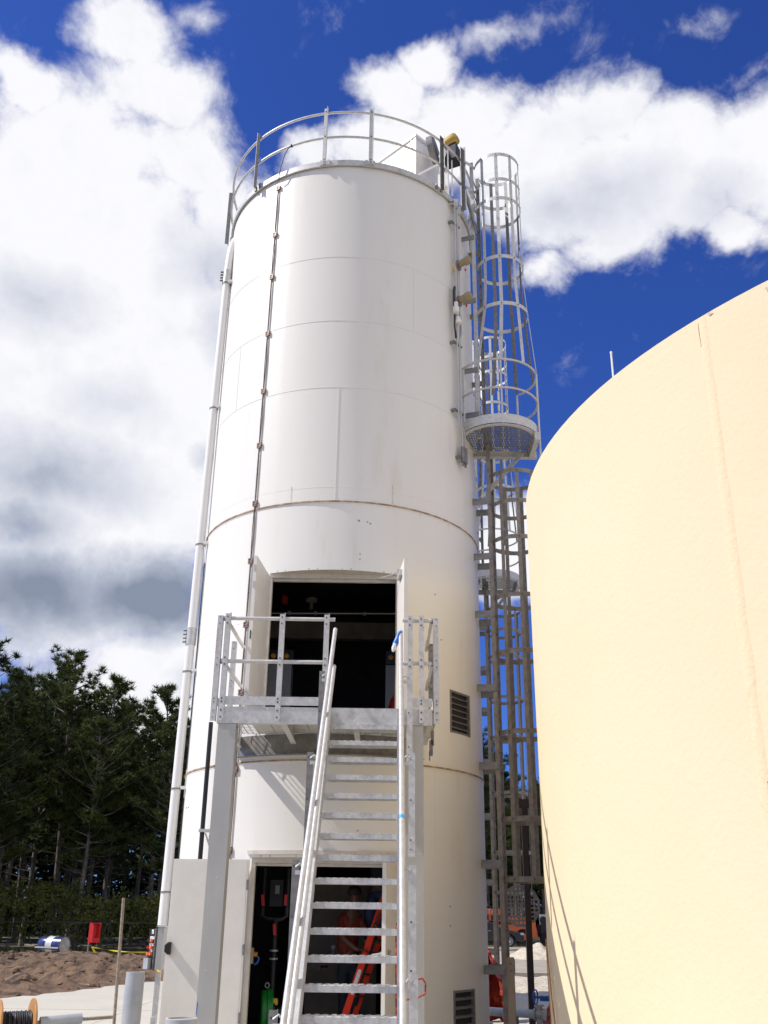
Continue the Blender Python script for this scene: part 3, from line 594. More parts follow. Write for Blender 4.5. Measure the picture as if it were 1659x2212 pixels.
# two loose tan cables hanging down the tank's edge
sil = -127.0
m = MB()
def tq(az, z, off=.03):   # point on the tank wall seen at azimuth az
    d = Vector((math.sin(R_(az)), math.cos(R_(az)))); b = d.x * TX + d.y * TY; c = TX * TX + TY * TY - (TR + off) ** 2; q = max(0, b * b - c); t = b - math.sqrt(q); return (d.x * t, d.y * t, z)
m.tube([tq(9.0, 1.45), tq(9.08, 1.2), tq(9.16, .9), tq(9.3, .62), tq(9.5, .3), tq(9.8, .02)], .007, 6); m.tube([tq(9.0, 1.4, .04), tq(9.02, 1.0, .04), tq(9.07, .7, .04), tq(9.1, .3, .04), tq(9.1, .02, .04)], .005, 6)
m.build('loose_cable', MT['reel_wood'], tank)

# ------------------------------------------------------------------ caged ladder (built once, copied for the silo behind)
def make_ladder(label, ztop):
    t = thing('caged_ladder', (1.62, 14.4, 0), label, 'ladder', 'caged ladders of the two silos')
    Z = Vector((0, 0, 1)); C0 = Vector((SX, SY, 0)); LOW = [0]
    def frame(ph): a = R_(ph); return Vector((math.sin(a), -math.cos(a), 0)), Vector((math.cos(a), math.sin(a), 0))
    nn, tt = frame(70.0)
    zl = 9.0
    def section(rr, z0, z1):
        base = C0 + nn * rr
        for s in (-1, 1):
            m = MB(); m.obox(base + tt * s * .225 + Z * (z0 + z1) / 2, tt, nn, Z, .006, .032, (z1 - z0) / 2); m.obox(base + tt * s * .211 + nn * .029 + Z * (z0 + z1) / 2, tt, nn, Z, .008, .003, (z1 - z0) / 2); m.build('side_rail', MT['galv_shade_tone'] if LOW[0] else MT['galv'] if s < 0 else MT['galv_dark'], t)
        z = z0 + .25
        while z < z1 - .1:
            m = MB(); m.cyl(base + tt * .219 + Z * z, base - tt * .219 + Z * z, .0115, 8); m.build('rung', MT['galv_dark'], t, smooth=60); z += .305
        return base
    section(2.45, zl - .1, ztop + .1)
    br = [12.95, 11.6, 10.2, 9.35] + ([14.0] if ztop > 15 else [])
    for z in br:
        for s in (-1, 1):
            m = MB(); r0_ = math.sqrt(SR * SR - .225 ** 2) - .01; m.obox(C0 + nn * (r0_ + 2.45) / 2 + tt * s * .238 + Z * z, tt, nn, Z, .005, (2.45 - r0_) / 2 + .02, .05); m.build('wall_bracket', MT['galv_dark'], t)
    # cage hoops: (z, radius, centre radius, base radius)
    def hoop(z, R, rc, rb, arms=False):
        c = C0 + nn * rc; pts = []
        # horseshoe: starts at the side rail, swings round outwards, ends at the other rail
        th0 = math.acos(max(-1, min(1, (rc - rb - .05) / R)))
        A = [PI - th0 * .92 - (2 * (PI - th0 * .92)) * i / 28 for i in range(29)]
        path = [C0 + nn * (rb + .02) - tt * .235] + [c + nn * R * math.cos(x) - tt * R * math.sin(x) for x in A] + [C0 + nn * (rb + .02) + tt * .235]
        if arms: path = [P(58.5, 2.37, 0)] + path
        m = MB(); rows = [[], [], [], []]
        for i, p in enumerate(path):
            d = (path[min(i + 1, len(path) - 1)] - path[max(i - 1, 0)]); d.z = 0; d.normalize(); o = Vector((d.y, -d.x, 0)) * .003
            rows[0].append(p - o + Z * (z - .035)); rows[1].append(p - o + Z * (z + .035)); rows[2].append(p + o + Z * (z + .035)); rows[3].append(p + o + Z * (z - .035))
        m.quadgrid(rows, closed_v=True); o = m.build('cage_hoop', MT['galv_bright'] if z > 11 else MT['galv_shade_tone'], t, smooth=30)
        b = MB()
        for x in ANG: q = c + nn * (R + .006) * math.cos(x) - tt * (R + .006) * math.sin(x) + Z * z; b.ball(q, .011, 6, 4)
        b.build('bolt', MT['bolt'], o)
        return c, R
    ANG = [R_(x) for x in (-118, -78, -40, 0, 40, 78, 118)]
    def bars(levels):
        for x in ANG:
            m = MB()
            for (z0, R0, c0), (z1, R1, c1) in zip(levels, levels[1:]):
                p0 = C0 + nn * (c0 + (R0 - .006) * math.cos(x)) - tt * (R0 - .006) * math.sin(x) + Z * z0; p1 = C0 + nn * (c1 + (R1 - .006) * math.cos(x)) - tt * (R1 - .006) * math.sin(x) + Z * z1
                rad = nn * math.cos(x) - tt * math.sin(x); m.bar(p0, p1, .060, .006, rad)
            m.build('cage_bar', MT['galv_shade_tone'] if LOW[0] else MT['galv'] if x > -.5 else MT['galv_dark'], t)
    rc = 2.87
    hs = [ztop, ztop - .57, ztop - 1.0, 12.30] + ([13.6] if ztop > 15 else [])
    for i, z in enumerate(hs): hoop(z, .41, rc, 2.45, arms=(i < 2))
    hoop(11.30, .45, rc, 2.45)
    bars([(ztop + .03, .41, rc), (11.9, .41, rc), (11.30, .45, rc), (10.1, .60, rc - .05)])
    rl = 2.90; nn, tt = frame(77.0); LOW[0] = 1; section(2.51, .35, zl + .2)
    for z in (7.9, 6.95, 6.0, 4.85, 3.7, 2.35, 1.0):
        for s in (-1, 1):
            m = MB(); r0_ = math.sqrt(SR * SR - .225 ** 2) - .01; m.obox(C0 + nn * (r0_ + 2.51) / 2 + tt * s * .238 + Z * z, tt, nn, Z, .005, (2.51 - r0_) / 2 + .02, .055); m.build('wall_bracket', MT['galv_dark'], t)
    for z in (8.35, 7.82, 7.2, 6.25, 5.37, 4.17, 2.95, 2.15): hoop(z, .40, rl, 2.51)
    bars([(8.38, .40, rl), (2.12, .40, rl)])
    return t
lad = make_ladder('galvanised caged ladder up the right flank of the near silo', 14.57)

# half-round rest platform
def make_landing(label):
    t = thing('rest_platform', (1.87, 14.35, 8.9), label, 'platform', 'round rest platforms on the ladders')
    c = Vector((1.87, 14.35, 0)); R = .66; Z = Vector((0, 0, 1)); yb = 14.70
    def pt(a, r, z): return (c.x + r * math.sin(R_(a)), c.y - r * math.cos(R_(a)), z)
    aL, aR = -78, 122
    m = MB(); m.arcband(c.x, c.y, R - .006, R + .004, 8.94, 9.10, aL, aR, 40); m.build('toe_band', MT['galv_bright'], t, smooth=30)
    m = MB(); m.arcband(c.x, c.y, R - .075, R - .007, 8.915, 8.925, aL, aR, 40); m.build('floor_angle', MT['galv'], t)
    # bar grating, clipped to the round
    m = MB(); x = c.x - R + .05
    while x < c.x + R - .03:
        h = math.sqrt(max(0, (R - .02) ** 2 - (x - c.x) ** 2)); y0 = c.y - h; y1 = min(c.y + h, yb)
        m.box((x - .0045, y0, 8.922), (x + .0045, y1, 8.958)); x += .0265
    y = c.y - R + .08
    while y < yb:
        h = math.sqrt(max(0, (R - .02) ** 2 - (y - c.y) ** 2)); m.box((c.x - h, y - .003, 8.952), (c.x + h, y + .003, 8.96)); y += .09
    m.build('grating', MT['galv_dark'], t)
    m = MB(); m.box((1.50, yb + .005, 8.80), (2.56, yb + .055, 8.93)); m.box((1.50, yb - .045, 8.80), (2.56, yb + .003, 8.806)); m.build('support_beam', MT['galv'], t)
    m = MB(); m.bar((1.27, 14.22, 8.88), (1.52, yb, 8.88), .05, .06); m.build('support_beam', MT['galv'], t)
    m = MB(); m.box((2.42, 13.98, 8.79), (2.50, yb, 8.925)); m.build('support_beam', MT['galv'], t)
    m = MB(); p0, p1 = Vector((2.30, 14.62, 8.84)), Vector((1.60, 14.52, 7.98)); m.bar(p0, p1, .075, .008, (0, -1, .1)); m.bar(p0 + Vector((.03, 0, .0)), p1 + Vector((.03, 0, 0)), .008, .06, (0, -1, .1)); m.build('brace', MT['galv_bright'], t)
    for z in (10.10, 9.57):
        pts = [pt(a, R + .02, z) for a in range(-66, 141, 6)]
        m = MB(); m.tube(pts, .019, 10); m.build('guard_rail', MT['galv_bright'], t, smooth=60)
    for x, y, z0 in ((1.30, 14.10, 8.72), (2.525, 14.13, 8.45), (2.30, 14.87, 8.9)):
        m = MB(); m.cyl((x, y, z0), (x, y, 10.1), .019, 10); m.build('guard_post', MT['galv_bright'], t, smooth=60)
    return t
land = make_landing('half-round rest platform with tubular guard rail on the near silo ladder')

# the second silo, almost wholly hidden behind the first, with its ladder
DX2, DY2 = .716, 7.5
s2 = thing('silo', (SX + DX2, SY + DY2, 0), 'second white silo hidden behind the near one', 'silo')
m = MB(); c2x, c2y = SX + DX2, SY + DY2
m.quadgrid([[P(a, r, z, c2x, c2y) for a in range(-180, 180, 5)] for r, z in ((SR, .02), (SR, 14.3), (SR - .05, 14.36), (.03, 14.7))], closed_u=True); m.build('wall', MT['silo_paint'], s2, smooth=40)
m = MB(); m.arcband(c2x, c2y, SR - .01, SR + .012, 7.22, 7.24, -180, 180, 80); m.build('flange_joint', MT['rust'], s2)
lad2 = make_ladder('galvanised caged ladder farther back, seen through the near ladder\'s cage', 15.5)
def move_tree(o, d): o.location = o.location + d; WL[o.name] = o.location.copy()
move_tree(lad2, Vector((DX2, DY2, 0)))
land2 = copy_tree(land, label='farther rest platform, small and low behind the near ladder bars'); move_tree(land2, Vector((DX2, DY2, 0)))

# ------------------------------------------------------------------ access platform at the upper door
ap = thing('access_platform', (-.7, 12.2, 0), 'galvanised steel landing on square columns in front of the upper doorway', 'platform')
YF = 11.45; ZP = 3.915
for x in (-1.91, .288):
    m = MB(); m.box((x, YF + .005, .012), (x + .208, YF + .213, 3.72)); m.box((x - .05, YF - .045, 0), (x + .258, YF + .263, .012)); m.build('column', MT['col_steel'], ap)
m = MB(); m.box((-1.93, YF - .004, 3.722), (.60, YF, ZP)); m.box((-1.93, YF + .001, ZP - .008), (.60, YF + .06, ZP)); m.box((-1.93, YF + .001, 3.722), (.60, YF + .06, 3.730)); m.build('edge_beam', MT['galv'], ap)
m = MB(); m.box((-1.934, YF + .062, 3.73), (-1.93, 13.33, ZP)); m.box((-1.929, YF + .062, 3.722), (-1.87, 13.30, 3.730)); m.build('edge_beam', MT['galv'], ap)
m = MB(); m.box((.60, YF + .062, 3.73), (.604, 12.85, ZP)); m.box((.54, YF + .062, 3.722), (.599, 12.85, 3.730)); m.build('edge_beam', MT['galv'], ap)
for x, z, r in ((-1.795, 2.03, .013), (-1.79, 1.84, .010), (-1.80, 1.80, .008), (-1.84, 1.10, .011), (.44, 2.3, .009), (.42, 1.6, .008), (-1.75, 2.62, .006)):
    m = MB(); m.poly([(x + r * (1.3 + .4 * math.sin(5 * a)) * math.cos(a), YF + .0035, z + r * (.8 + .3 * math.cos(4 * a)) * math.sin(a)) for a in [2 * PI * i / 12 for i in range(12)]]); m.build('rust_spot', MT['stain'], ap)
m = MB(); m.poly([(-1.908, YF + .0035, .68), (-1.900, YF + .0035, .67), (-1.895, YF + .0035, .78), (-1.905, YF + .0035, .80)]); m.build('paint_mark', MT['blue'], ap)
# curved ledger round the silo and cross joists
m = MB(); m.arcband(SX, SY, SR + .01, SR + .02, 3.60, ZP - .04, -33, 33, 30); m.arcband(SX, SY, SR + .021, SR + .09, 3.60, 3.61, -33, 33, 30); m.build('ledger_beam', MT['galv_dark'], ap, smooth=30)
for x in (-1.15, -.30):
    yb = SY - math.sqrt((SR + .09) ** 2 - (x - SX) ** 2); m = MB(); m.box((x - .003, YF + .062, 3.74), (x + .003, yb, ZP - .04)); m.box((x - .035, YF + .062, 3.732), (x + .035, yb, 3.739)); m.build('joist', MT['galv'], ap)
# plank deck with gripping holes
m = MB(); x = -1.86; k = 0
while x < .55:
    w = .232; yb = SY - math.sqrt((SR + .02) ** 2 - (min(abs(x - SX), abs(x + w - SX))) ** 2)
    if k == 0:
        yb += .06; y1 = yb - .02; ys = YF + .07
        m.box((x, ys, ZP - .035), (x + w - .01, 12.45, ZP - .003))
        n = 7
        for j in range(n + 1):
            yy = 12.45 + (y1 - 12.45) * j / n; m.box((x, yy, ZP - .012), (x + w - .01, yy + .012, ZP - .004))
        for i in range(4): m.box((x + (w - .02) * i / 3, 12.45, ZP - .02), (x + (w - .02) * i / 3 + .009, y1, ZP - .0125))
    else: m.box((x, YF + .07, ZP - .035), (x + w - .01, yb, ZP - .003))
    x += w; k += 1
m.build('deck_plank', MT['galv'], ap)
tag(bpy.data.objects[bpy.data.objects.find('deck_plank')], 'row of grip planks')
m = MB(); m.box((-1.85, YF - .012, 3.935), (-.69, YF - .007, 4.036)); m.build('toe_board', MT['galv'], ap)
m = MB(); m.box((-1.952, YF + .05, 3.935), (-1.947, 12.8, 4.036)); m.build('toe_board', MT['galv'], ap)
m = MB(); m.box((.33, YF - .012, 3.935), (.60, YF - .007, 4.036)); m.build('toe_board', MT['galv'], ap)
m = MB(); m.box((.612, YF + .05, 3.935), (.617, 12.85, 4.036)); m.build('toe_board', MT['galv'], ap)
def post(x, y, z0, z1, face, mt='galv', writing=False):
    m = MB()
    if face == 'f': m.box((x - .031, y - .006, z0), (x + .031, y, z1)); m.box((x + .026, y + .0005, z0), (x + .031, y + .055, z1 + .02))
    elif face == 'l': m.box((x, y - .031, z0), (x + .006, y + .031, z1)); m.box((x - .058, y - .037, z0), (x + .006, y - .0315, z1))
    else: m.box((x - .006, y - .031, z0), (x, y + .031, z1)); m.box((x - .006, y - .037, z0), (x + .058, y - .0315, z1))
    o = m.build('post', MT[mt], ap); b = MB()
    for z in (5.01, 4.93, 4.50, 4.42, 4.01, 3.97, 3.87, 3.79):
        if z < z0: continue
        if face == 'f': b.cyl((x - .004, y - .006, z), (x - .004, y - .016, z), .0095, 6)
        elif face == 'l': b.cyl((x - .03, y - .037, z), (x - .03, y - .039, z), .007, 8)
        else: b.cyl((x + .03, y - .037, z), (x + .03, y - .046, z), .008, 6)
    b.build('bolt', MT['bolt'], o)
    return o
for x in (-1.885, -1.222, -.68, .475): post(x, YF - .013, 3.745, 5.05, 'f')
post(.338, YF - .013, 3.745, 5.05, 'f', 'galv')
pw = post(-1.955, YF + .04, 3.745, 5.03, 'l')
post(-1.955, 12.7, 3.9, 5.03, 'l')
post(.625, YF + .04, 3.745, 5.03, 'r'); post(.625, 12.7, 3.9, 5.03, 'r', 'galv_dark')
m = MB()   # faint red paint-stick marks scribbled on the outer post
for i in range(9):
    z = 4.86 - i * .035; m.bar((-2.0 - .010, YF + .001, z), (-2.0 + .008 * math.sin(i * 2.2), YF + .001, z - .02), .004, .0015, (0, -1, 0))
m.build('paint_mark', MT['red'], pw)
def rl(name, p0, p1, r=.0235, mt='galv_bright'):
    m = MB(); m.cyl(p0, p1, r, 12); return m.build(name, MT[mt], ap, smooth=60)
for z in (5.0, 4.465):
    rl('guard_rail', (-1.93, YF + .024, z), (-.58 if z > 4.9 else -.67, YF + .024, z)); rl('guard_rail', (.247, YF + .024, z), (.60, YF + .024, z))
    rl('guard_rail', (-1.915, YF + .05, z), (-1.88, 12.85, z)); rl('guard_rail', (.60, YF + .05, z), (.60, 12.9, z))
    m = MB(); m.ball((-1.925, YF + .035, z), .034, 10, 8); m.build('rail_elbow', MT['galv_dark'], ap, smooth=60)
    m = MB(); m.ball((.605, YF + .035, z), .034, 10, 8); m.build('rail_elbow', MT['galv_dark'], ap, smooth=60)
# small bracket plates right of the platform (stacked clip angles)
m = MB(); m.box((.625, 12.2, 3.62), (.66, 12.3, 3.80)); m.box((.605, 12.2, 3.50), (.645, 12.3, 3.68)); m.box((.60, 12.2, 3.44), (.612, 12.3, 3.55)); m.build('clip_angle', MT['galv_dark'], ap)
# black downpipe beside the left column
m = MB(); m.cyl((-2.372, 13.62, 0), (-2.372, 13.62, 4.12), .031, 14); dp = tag(m.build('downpipe', MT['black_pipe'], None, smooth=60), 'thin black pipe running up the silo wall behind the left platform column', 'pipe')
e = MB(); e.box((-2.415, 13.575, 2.66), (-2.22, 13.66, 2.70)); e.bar((-2.33, 13.62, 2.65), (-2.26, 13.62, 2.48), .01, .02); e.build('pipe_bracket', MT['galv'], dp)

# ------------------------------------------------------------------ stair
st = thing('stair', (-.25, 9.7, 0), 'steep open-tread galvanised stair rising to the upper doorway', 'stair')
def tx(y): return -.593 - .0102 * (11.35 - y)
SW = .78; RISE, GO = .2155, .2
for i in range(17):
    y = 11.34 - GO * i; z = 3.70 - RISE * i; x0 = tx(y) + .003; x1 = x0 + SW - .006
    m = MB(); m.box((x0, y, z - .004), (x1, y + .215, z)); m.box((x0, y, z - .05), (x1, y + .004, z - .0045)); m.box((x0, y + .211, z - .05), (x1, y + .215, z - .0045))
    n = 10
    for a in range(n):
        for b in range(3):
            cx_ = x0 + .05 + (x1 - x0 - .1) * (a + .5 * (b % 2)) / (n - .5); cy_ = y + .03 + .075 * b
            m.obox((cx_, cy_, z + .0035), Vector((.8, .6, 0)), Vector((-.6, .8, 0)), Vector((0, 0, 1)), .022, .006, .004)
    m.build('tread', MT['galv'], st)
def slope_z(y): return 3.70 + RISE / GO * (y - 11.34)
for s, xo in ((-1, -.001), (1, SW + .001)):
    m = MB(); ya, yb = 7.90, 11.44; y0s = 7.87
    def pt(y, dx, dz): return Vector((tx(y) + xo + s * dx, y, slope_z(y) + dz))
    # web plus outward flanges; top cut level with the platform
    web = [pt(yb, 0, -.16), pt(yb, 0, .06), pt(y0s, 0, .13), pt(y0s, 0, -.15)]
    web = [Vector((tx(yb) + xo, yb, 3.60)), Vector((tx(yb) + xo, yb, 3.90)), Vector((tx(11.36) + xo, 11.36, 3.90)), Vector((tx(11.25) + xo, 11.25, slope_z(11.25) + .12)), Vector((tx(y0s) + xo, y0s, .125 + slope_z(y0s))), Vector((tx(y0s) + xo, y0s, 0.0)), Vector((tx(8.1) + xo, 8.1, 0.0))]
    m.extr(web, (s * .006, 0, 0))
    a, b = Vector((tx(11.3) + xo + s * .03, 11.3, slope_z(11.3) + .128)), Vector((tx(y0s) + xo + s * .03, y0s, slope_z(y0s) + .128)); m.bar(a, b, .056, .006, (0, -.73, .68))
    a, b = a + Vector((0, .1, -.16)), Vector((tx(8.1) + xo + s * .03, 8.1, 0.01)); m.bar(a, b, .056, .006, (0, -.73, .68))
    so = m.build('stringer', MT['galv'], st)
# handrails (top tube and mid tube each side)
hl = [((-.573, 11.42, 4.86), (-.676, 7.40, .555)), ((-.5756, 11.48, 4.42), (-.668, 7.85, .51))]
hr = [((.222, 11.40, 4.84), (.178, 7.40, .55)), ((.235, 11.46, 4.40), (.192, 7.8, .48))]
for a, b in hl + hr:
    m = MB(); m.tube([a, b], .0245, 14); m.ball(a, .0245, 12, 8); o = m.build('handrail', MT['galv_bright'], st, smooth=60)
    d = (Vector(b) - Vector(a)); 
    for t_ in (.05, .29, .53, .77):
        q = Vector(a) + d * t_; q2 = q + d.normalized() * .035
        for w in (q, q2): bb = MB(); bb.ball(w + Vector((.004, -.016, .018)), .008, 6, 4); bb.build('bolt', MT['bolt_bright'], o)
m = MB(); q = Vector((.1995, 9.166 + .0, 0)); A_, B_ = Vector(hr[0][0]), Vector(hr[0][1]); t_ = (A_.y - 9.20) / (A_.y - B_.y); c_ = A_ + (B_ - A_) * t_; m.lathe(c_, (B_ - A_).normalized(), [(-.022, .0246), (-.022, .0262), (.022, .0262), (.022, .0246)], 16); tag(m.build('tape_wrap', MT['blue_tape'], st, smooth=40), 'blue tape round the right handrail')
for s, pts in ((-1, [(-.671, 10.755, 4.19), (-.698, 9.786, 3.146), (-.714, 8.80, 2.09), (-.748, 7.81, 1.02)]), (1, [(.315, 10.75, 4.18), (.31, 9.79, 3.15), (.285, 8.80, 2.06), (.27, 8.0, 1.25)])):
    for x, y, z in pts:
        xi = x + .012 if s < 0 else x - .012
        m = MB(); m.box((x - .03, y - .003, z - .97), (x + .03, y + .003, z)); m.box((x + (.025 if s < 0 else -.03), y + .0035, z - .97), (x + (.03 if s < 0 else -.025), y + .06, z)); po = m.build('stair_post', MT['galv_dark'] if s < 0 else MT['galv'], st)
        b = MB(); rx = (-.573 - .0255 * (11.42 - y)) if s < 0 else (.222 - .011 * (11.4 - y)); zr = slope_z(y) + 1.07
        b.tube([(x, y, z - .06), ((x + rx) / 2, y, z - .03), (rx, y, min(z, zr) - .02)], .009, 6); b.box((min(x, rx) + .0, y - .004, z - .12), (max(x, rx), y + .004, z - .085))
        b.box((x - .02, y - .012, z - .9), (x - .02 + .016, y - .004, z - .884)); b.build('rail_bracket', MT['galv'], po)
        b = MB()
        for zz in (z - .05, z - .9, z - .82, z - .45): b.cyl((x - .012, y - .0035, zz), (x - .012, y - .006, zz), .008, 8)
        b.build('bolt', MT['bolt'], po)
# rope round stringer and column
m = MB(); m.tube([(.235, 9.3, 1.12), (.30, 10.2, 1.085), (.47, 11.38, 1.05), (.51, 11.43, 1.0), (.515, 11.6, .96), (.505, 11.43, .90), (.38, 10.4, .93), (.235, 9.3, .99)], .0085, 6)
m.tube([(.155, 9.36, 1.6), (.158, 9.34, 1.2), (.165, 9.3, .8), (.168, 9.2, .35)], .0075, 6); tag(m.build('rope', MT['rope'], None, smooth=60), 'orange and black rope tied from the stair to the right column', 'rope')
# rag/glove hung on the right handrail top
m = MB(); g_ = [(.20, 11.33, 4.80), (.185, 11.32, 4.73), (.155, 11.31, 4.66), (.14, 11.31, 4.60)]
m.tube(g_, [.018, .032, .034, .022], 10); m.ball((.215, 11.36, 4.81), .03, 8, 6); gl = tag(m.build('work_glove', MT['blue'], None, smooth=60), 'blue work glove stuck on the top of the right stair handrail', 'glove')
e = MB(); e.tube([(.152, 11.275, 4.66), (.14, 11.28, 4.60), (.128, 11.285, 4.56)], [.016, .03, .012], 8); e.build('cuff', MT['white_paint'], gl, smooth=60)

# ------------------------------------------------------------------ equipment on the silo roof
dc = thing('dust_collector', (.25, 14.9, 13.75), 'white box-shaped dust collector standing on the near silo roof', 'dust collector')
Z = Vector((0, 0, 1)); ul = Vector((-.70, .71, 0)).normalized(); ur = Vector((.71, .70, 0)).normalized(); K = Vector((.50, 14.2, 0))
def dcb(mb, a0, a1, b0, b1, z0, z1): mb.obox(K + ul * (a0 + a1) / 2 + ur * (b0 + b1) / 2 + Z * (z0 + z1) / 2, ul, ur, Z, abs(a1 - a0) / 2, abs(b1 - b0) / 2, (z1 - z0) / 2)
m = MB(); dcb(m, 0, 1.25, 0, .95, 14.15, 15.27); m.build('housing', MT['white_paint'], dc)
m = MB(); dcb(m, -.03, 1.3, -.03, .98, 15.272, 15.33); m.build('lid', MT['white_paint'], dc)
m = MB(); dcb(m, -.02, .03, -.012, -.002, 14.15, 15.27); dcb(m, .07, .11, -.012, -.002, 14.15, 15.25); m.build('corner_trim', MT['galv_bright'], dc)
m = MB(); h = [K + ul * .06 + ur * .03, K + ul * 1.2 + ur * .03, K + ul * 1.2 + ur * .92, K + ul * .06 + ur * .92]; hc = K + ul * .6 + ur * .45
m.quadgrid([[p + Z * 14.148 for p in h], [hc + (p - hc) * .5 + Z * 13.82 for p in h]], closed_u=True); m.build('hopper', MT['white_paint'], dc)
for a, b in ((.05, .05), (1.2, .05), (.05, .9), (1.2, .9)):
    m = MB(); p = K + ul * a + ur * b; m.bar(p + Z * 13.72, p + Z * 14.15, .05, .05, ul); m.build('leg', MT['white_paint'], dc)
m = MB(); m.ball(K + ul * .2 - ur * .1 + Z * 14.02, .045, 10, 8); m.build('beacon', MT['amber'], dc, smooth=60)
m = MB(); p = K + ul * .33 - ur * .1 + Z * 14.06; m.extr([p + Z * -.07, p + ul * -.1, p + ul * -.1 + Z * -.13 ], ur * .04); m.build('beacon_bracket', MT['white_paint'], dc)
bl = thing('blower', (1.0, 14.3, 13.8), 'fan casing with gold motor on a white strut frame at the roof edge', 'blower')
bc = Vector((.84, 14.18, 14.93)); ax = Vector((.92, -.35, .12)).normalized()
m = MB(); m.lathe(bc - ax * .07, ax, [(0, 0), (0, .25), (.012, .27), (.12, .27), (.13, .25), (.13, 0)], 28); m.build('fan_casing', MT['galv_dark'], bl, smooth=35)
m = MB(); m.lathe(bc - ax * .085, ax, [(0, 0), (0, .17), (.012, .17)], 20); m.build('inlet_cover', MT['white_paint'], bl, smooth=35)
m = MB(); mc = Vector((1.12, 14.05, 14.99)); ma = Vector((.75, -.45, .33)).normalized(); m.lathe(mc - ma * .14, ma, [(0, 0), (0, .10), (.02, .115), (.26, .115), (.30, .108), (.33, .08), (.34, 0)], 20); m.build('motor', MT['motor_gold'], bl, smooth=35)
m = MB(); m.obox((1.17, 14.1, 14.74), Vector((.9, -.43, 0)), Vector((.43, .9, 0)), Z, .13, .13, .18); m.build('gearbox', MT['black_pipe'], bl)
m = MB(); m.extr([(.85, 14.02, 13.62), (.90, 14.02, 13.62), (1.06, 14.02, 14.0), (1.02, 14.02, 14.02)], (0, .05, 0)); m.bar((.95, 14.0, 14.35), (1.08, 14.0, 14.80), .03, .04, (0, -1, 0)); m.bar((.93, 14.0, 14.62), (1.08, 14.0, 14.80), .03, .04, (0, -1, 0)); m.bar((1.09, 14.0, 13.7), (1.09, 14.0, 14.86), .025, .04, (0, -1, 0)); m.bar((1.165, 14.02, 13.75), (1.165, 14.02, 14.7), .022, .03, (0, -1, 0)); m.bar((.55, 14.0, 14.20), (1.0, 14.0, 14.50), .035, .02, (0, -1, 0))
m.build('strut_frame', MT['white_paint'], bl)
m = MB(); m.obox((1.0, 14.1, 14.1), Vector((.95, -.3, 0)), Vector((.3, .95, 0)), Vector((.0, -.0, 1)), .09, .02, .2); m.build('duct', MT['white_paint'], bl)
# handrail gate posts and diagonal stay at the ladder head
rg = thing('roof_gate', (1.3, 13.95, 13.5), 'dark tall gate post with sloping stay where the ladder meets the roof', 'gate')
m = MB(); m.obox((1.335, 13.93, 14.05), Vector((.5, .86, 0)), Vector((.86, -.5, 0)), Z, .04, .006, .72); m.obox((1.37, 13.92, 14.05), Vector((.5, .86, 0)), Vector((.86, -.5, 0)), Z, .005, .04, .72); m.build('post', MT['galv_dark'], rg)
m = MB(); m.bar((1.36, 13.93, 13.95), (1.60, 14.2, 13.05), .05, .006, (.5, -.8, 0)); m.bar((1.38, 13.93, 13.75), (1.55, 14.15, 13.2), .02, .03, (.5, -.8, 0)); m.build('stay', MT['galv_dark'], rg)
m = MB(); m.bar((1.48, 14.12, 13.95), (1.62, 14.3, 13.7), .045, .02, (.5, -.8, 0)); m.build('latch_plate', MT['galv_bright'], rg)

# ------------------------------------------------------------------ inside the lower doorway
def cyl_thing(name, label, cat, mt, fn, smooth=50, group=None): m = MB(); fn(m); return tag(m.build(name, MT[mt], None, smooth=smooth), label, cat, group)
pp = thing('pipe_manifold', (-1.4, 14.3, .17), 'black upright pipe branching in two with red valve handles, left inside the lower doorway', 'piping')
m = MB(); m.tube([(-1.40, 14.3, .17), (-1.40, 14.3, 1.6)], .045, 12); m.tube([(-1.58, 14.3, 2.25), (-1.58, 14.3, 1.64), (-1.5, 14.3, 1.6), (-1.32, 14.3, 1.6), (-1.25, 14.3, 1.64), (-1.25, 14.3, 2.25)], .04, 12); pb = m.build('pipe', MT['black_pipe'], pp, smooth=60)
for x, z, ln in ((-1.575, 1.835, .07), (-1.265, 1.84, .07), (-1.395, 1.47, .07)):
    m = MB(); m.obox((x, 14.2, z), Vector((1, 0, 0)), Vector((0, 1, 0)), Vector((-.12 if x != -1.265 else .03, 0, 1)).normalized(), .02, .012, ln * 1.0); m.build('valve_handle', MT['red'], pp)
m = MB(); m.box((-1.5, 14.36, 1.76), (-1.32, 14.42, 2.1)); m.build('control_box', MT['black'], pp)
m = MB(); m.box((-1.43, 14.355, 1.92), (-1.37, 14.36, 2.03)); m.build('nameplate', MT['room_box'], pp)
m = MB(); m.lathe((-1.4, 14.3, 1.1), (0, 0, 1), [(0, .045), (0, .06), (.02, .06), (.02, .045)], 14); m.lathe((-1.4, 14.3, 1.2), (0, 0, 1), [(0, .045), (0, .06), (.02, .06), (.02, .045)], 14); m.build('pipe_flange', MT['conduit'], pp)
gb = thing('pump', (-1.44, 14.2, .17), 'bright green round pump casing with a lifting ring, low inside the lower doorway', 'pump')
m = MB(); m.lathe((-1.53, 14.2, .45), (1, .15, 0), [(0, .0), (0, .27), (.02, .29), (.075, .29), (.08, .31), (.15, .31), (.155, .0)], 32); m.build('casing', MT['green'], gb, smooth=30)
m = MB(); m.tube([(-1.455 + .026 * math.cos(a), 14.2, .795 + .03 * math.sin(a)) for a in [2 * PI * i / 12 for i in range(12)]], .008, 6, closed=True); m.build('lifting_eye', MT['conduit'], gb, smooth=60)
m = MB(); m.lathe((-1.37, 14.2, .47), (1, .15, 0), [(0, 0), (0, .20), (.02, .20), (.02, .09), (.2, .09), (.2, 0)], 24); m.build('motor_flange', MT['black_pipe'], gb, smooth=30)
